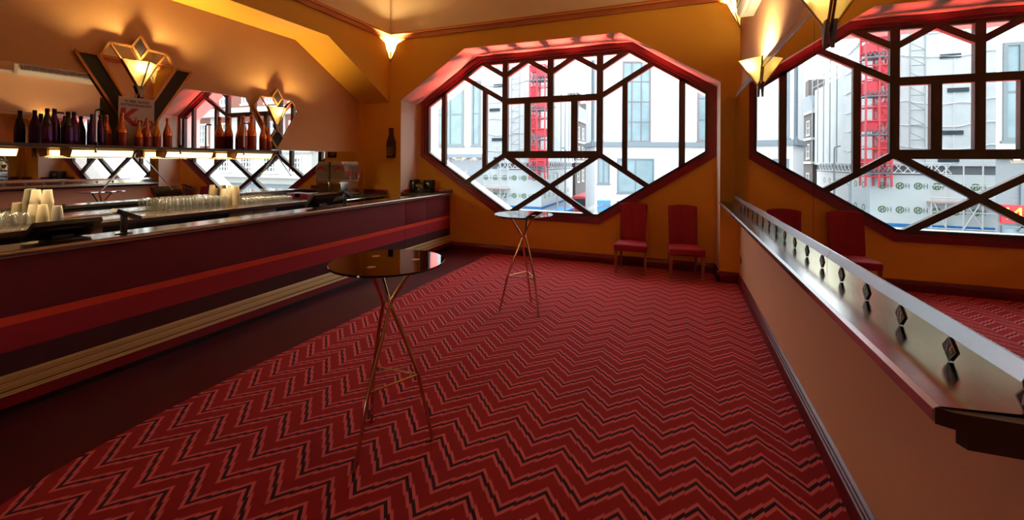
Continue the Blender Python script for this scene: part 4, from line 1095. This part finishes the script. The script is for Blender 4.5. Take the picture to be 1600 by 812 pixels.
fa = MB(); vs = [P_(a, z, k) for k in (.02, .3) for a, z in ((q0, zc_ - .55), (q1, zc_ - .55), (q1, zc_ + .5), (q0, zc_ + .5))]
fa.add(vs, [(0,1,2,3),(4,7,6,5),(0,4,5,1),(1,5,6,2),(2,6,7,3),(3,7,4,0)]); fo = fa.build('shop_fascia', M['blue_paint'], t)
lt = MB()
for k in range(9):      # far away lettering, unreadable in the photograph
    a = q0 + .12 + k * (q1 - q0 - .2) / 9
    vs = [P_(aa, z, kk) for kk in (.305, .32) for aa, z in ((a, zc_ - .18), (a + .09, zc_ - .18), (a + .09, zc_ + .2 - .1 * (k % 2)), (a, zc_ + .2 - .1 * (k % 2)))]
    lt.add(vs, [(0,1,2,3),(4,7,6,5),(0,4,5,1),(1,5,6,2),(2,6,7,3),(3,7,4,0)])
lt.build('fascia_lettering', M['slate'], fo)

# classical brick and stone building, seen in the mirror behind the bar
DY = 24.0
t = thing('building', 'red brick and white stone classical building shown by the bar mirror', 'building', (22, DY, GZ))
MB().box(13.8, 44, DY, DY + 12, GZ, 2.35).build('stone_storey', M['dull_stone'], t)
MB().box(13.8, 44, DY, DY + 12, 2.35, 5.2).build('brick_storey', M['red_brick'], t)
MB().box(13.8, 44, DY, DY + 12, 5.9, 11).build('attic', M['red_brick'], t)
w = MB(); w.box(13.5, 44, DY - .7, DY + 12, 5.2, 5.55); w.box(13.6, 44, DY - .45, DY + 12, 5.55, 5.9); w.box(13.7, 44, DY - .25, DY + .2, 2.3, 2.55); w.box(13.7, 44, DY - .5, DY + .2, .35, .6); w.build('cornice', M['dull_stone'], t)
w = MB(); w.prism([(DY - 1.6, -1.6), (DY - .1, -.15), (DY - .1, -1.6)], 'x', 14.2, 40); w.build('awning', M['slate'], t)
m_ = MB().box(14.2, 40, DY - 1.66, DY - 1.6, -1.85, -1.58); m_.build('awning_stripe', mat('pink_awning_edge', (206, 96, 120), .6), t)
for k in range(9):
    x = 14.9 + k * 2.6
    fwin(t, (0, DY, 0), (1, 0, 0), x, x + 1.15, 3.0, 4.75, 3, 3, 'white_stone', 'out_pane', (0, -1, 0), fr=.1)
    fwin(t, (0, DY, 0), (1, 0, 0), x - .1, x + 1.25, .75, 1.95, 4, 3, 'white_stone', 'out_pane_dark', (0, -1, 0), fr=.1)
    fwin(t, (0, DY, 0), (1, 0, 0), x, x + 1.1, 6.2, 7.9, 3, 3, 'white_stone', 'out_pane', (0, -1, 0), fr=.1)
    m_ = MB(); m_.box(x + 1.55, x + 2.2, DY - .12, DY + .1, 2.5, 5.2); m_.build('pilaster', M['dull_stone'], t)

# vehicles and lamp posts
def vehicle(name, label, cat, x, y, L_, H_, W_, body, cabin):
    t = thing(name, label, cat, (x, y, GZ))
    m_ = MB(); m_.bbox(x - W_/2, x + W_/2, y, y + L_, GZ + .35, GZ + H_, .18, seg=3); m_.build('body', body, t)
    w = MB(); w.box(x - W_/2 + .15, x + W_/2 - .15, y - .02, y + .05, GZ + H_ * .52, GZ + H_ * .86); w.box(x - W_/2 - .015, x + W_/2 + .015, y + .4, y + L_ - .5, GZ + H_ * .55, GZ + H_ * .84); w.build('glazing', M['out_pane_dark'], t)
    for sx in (-1, 1):
        for yy in (y + L_ * .18, y + L_ * .8):
            w = MB(); w.tube([(x + sx * (W_/2 - .22), yy, GZ + .38), (x + sx * (W_/2 + .01), yy, GZ + .38)], .38, 18); w.build('wheel', M['black'], t)
    w = MB()
    for sx in (-1, 1): w.bbox(x + sx * W_ * .36 - .14, x + sx * W_ * .36 + .14, y - .03, y + .04, GZ + .7, GZ + .9, .02)
    w.build('headlamp', M['white_plastic'], t)
vehicle('van', 'pale blue van in the street below the hoarding', 'van', -13.9, 51, 5.0, 2.2, 2.0, M['blue_paint'], None)
vehicle('bus', 'red bus in the side street between the buildings', 'bus', -14.0, 64, 9.0, 3.0, 2.3, M['red_steel'], None)
for x, y, h, lb in ((-10.9, 40, 7.0, 'short dark lamp post in the street before the hoarding'), (-12.3, 48.5, 9.6, 'tall dark lamp post in the side street')):
    t = thing('lamp_post', lb, 'lamp post', (x, y, GZ))
    MB().tube([(x, y, GZ), (x, y, GZ + h)], [.12, .07], 10).build('post', M['slate'], t)
    w = MB(); w.tube([(x, y, GZ + h), (x, y - .2, GZ + h + .15), (x, y - .9, GZ + h + .2)], .05, 8); w.bbox(x - .12, x + .12, y - 1.3, y - .8, GZ + h + .12, GZ + h + .24, .03); w.build('lamp_arm', M['slate'], t)

# ------------------------------------------------------------------ light
wd = bpy.data.worlds.new('overcast'); scene.world = wd; wd.use_nodes = True
bg = wd.node_tree.nodes['Background']; bg.inputs['Color'].default_value = (0.90, 0.96, 1.0, 1); bg.inputs['Strength'].default_value = 4.3
# daylight entrance of the window, guides the sampling of the sky only
pd = bpy.data.lights.new('window_portal', 'AREA'); pd.shape = 'RECTANGLE'; pd.size = 5.2; pd.size_y = 3.0; pd.cycles.is_portal = True
po = bpy.data.objects.new('window_portal', pd); COL.objects.link(po); po.location = (CX, YR + .40, 2.16); po.rotation_euler = (R(-90), 0, 0)
# red neon on the canopy outside under the window, shining up on the soffit of the bay
for k in range(3):
    ld = bpy.data.lights.new('neon_light', 'AREA'); ld.shape = 'RECTANGLE'; ld.size = 1.0; ld.size_y = .08; ld.energy = 1100; ld.color = (1.0, .10, .08); ld.spread = R(110)
    lo = bpy.data.objects.new('neon_light', ld); COL.objects.link(lo); lo.location = (CX - 2.0 + k * 2.0, 8.6, -2.68)
    lo.rotation_euler = Vector((0, 1.6, -6.0)).to_track_quat('Z', 'X').to_euler()

scene.view_settings.view_transform = 'Standard'; scene.view_settings.look = 'None'
scene.view_settings.exposure = 0.5; scene.view_settings.gamma = 1.0; scene.view_settings.use_curve_mapping = False
scene.cycles.use_denoising = True
scene.cycles.max_bounces = 10; scene.cycles.diffuse_bounces = 5; scene.cycles.glossy_bounces = 6; scene.cycles.transparent_max_bounces = 24; scene.cycles.transmission_bounces = 6
scene.cycles.caustics_reflective = False; scene.cycles.caustics_refractive = False
scene.cycles.sample_clamp_indirect = 4.0
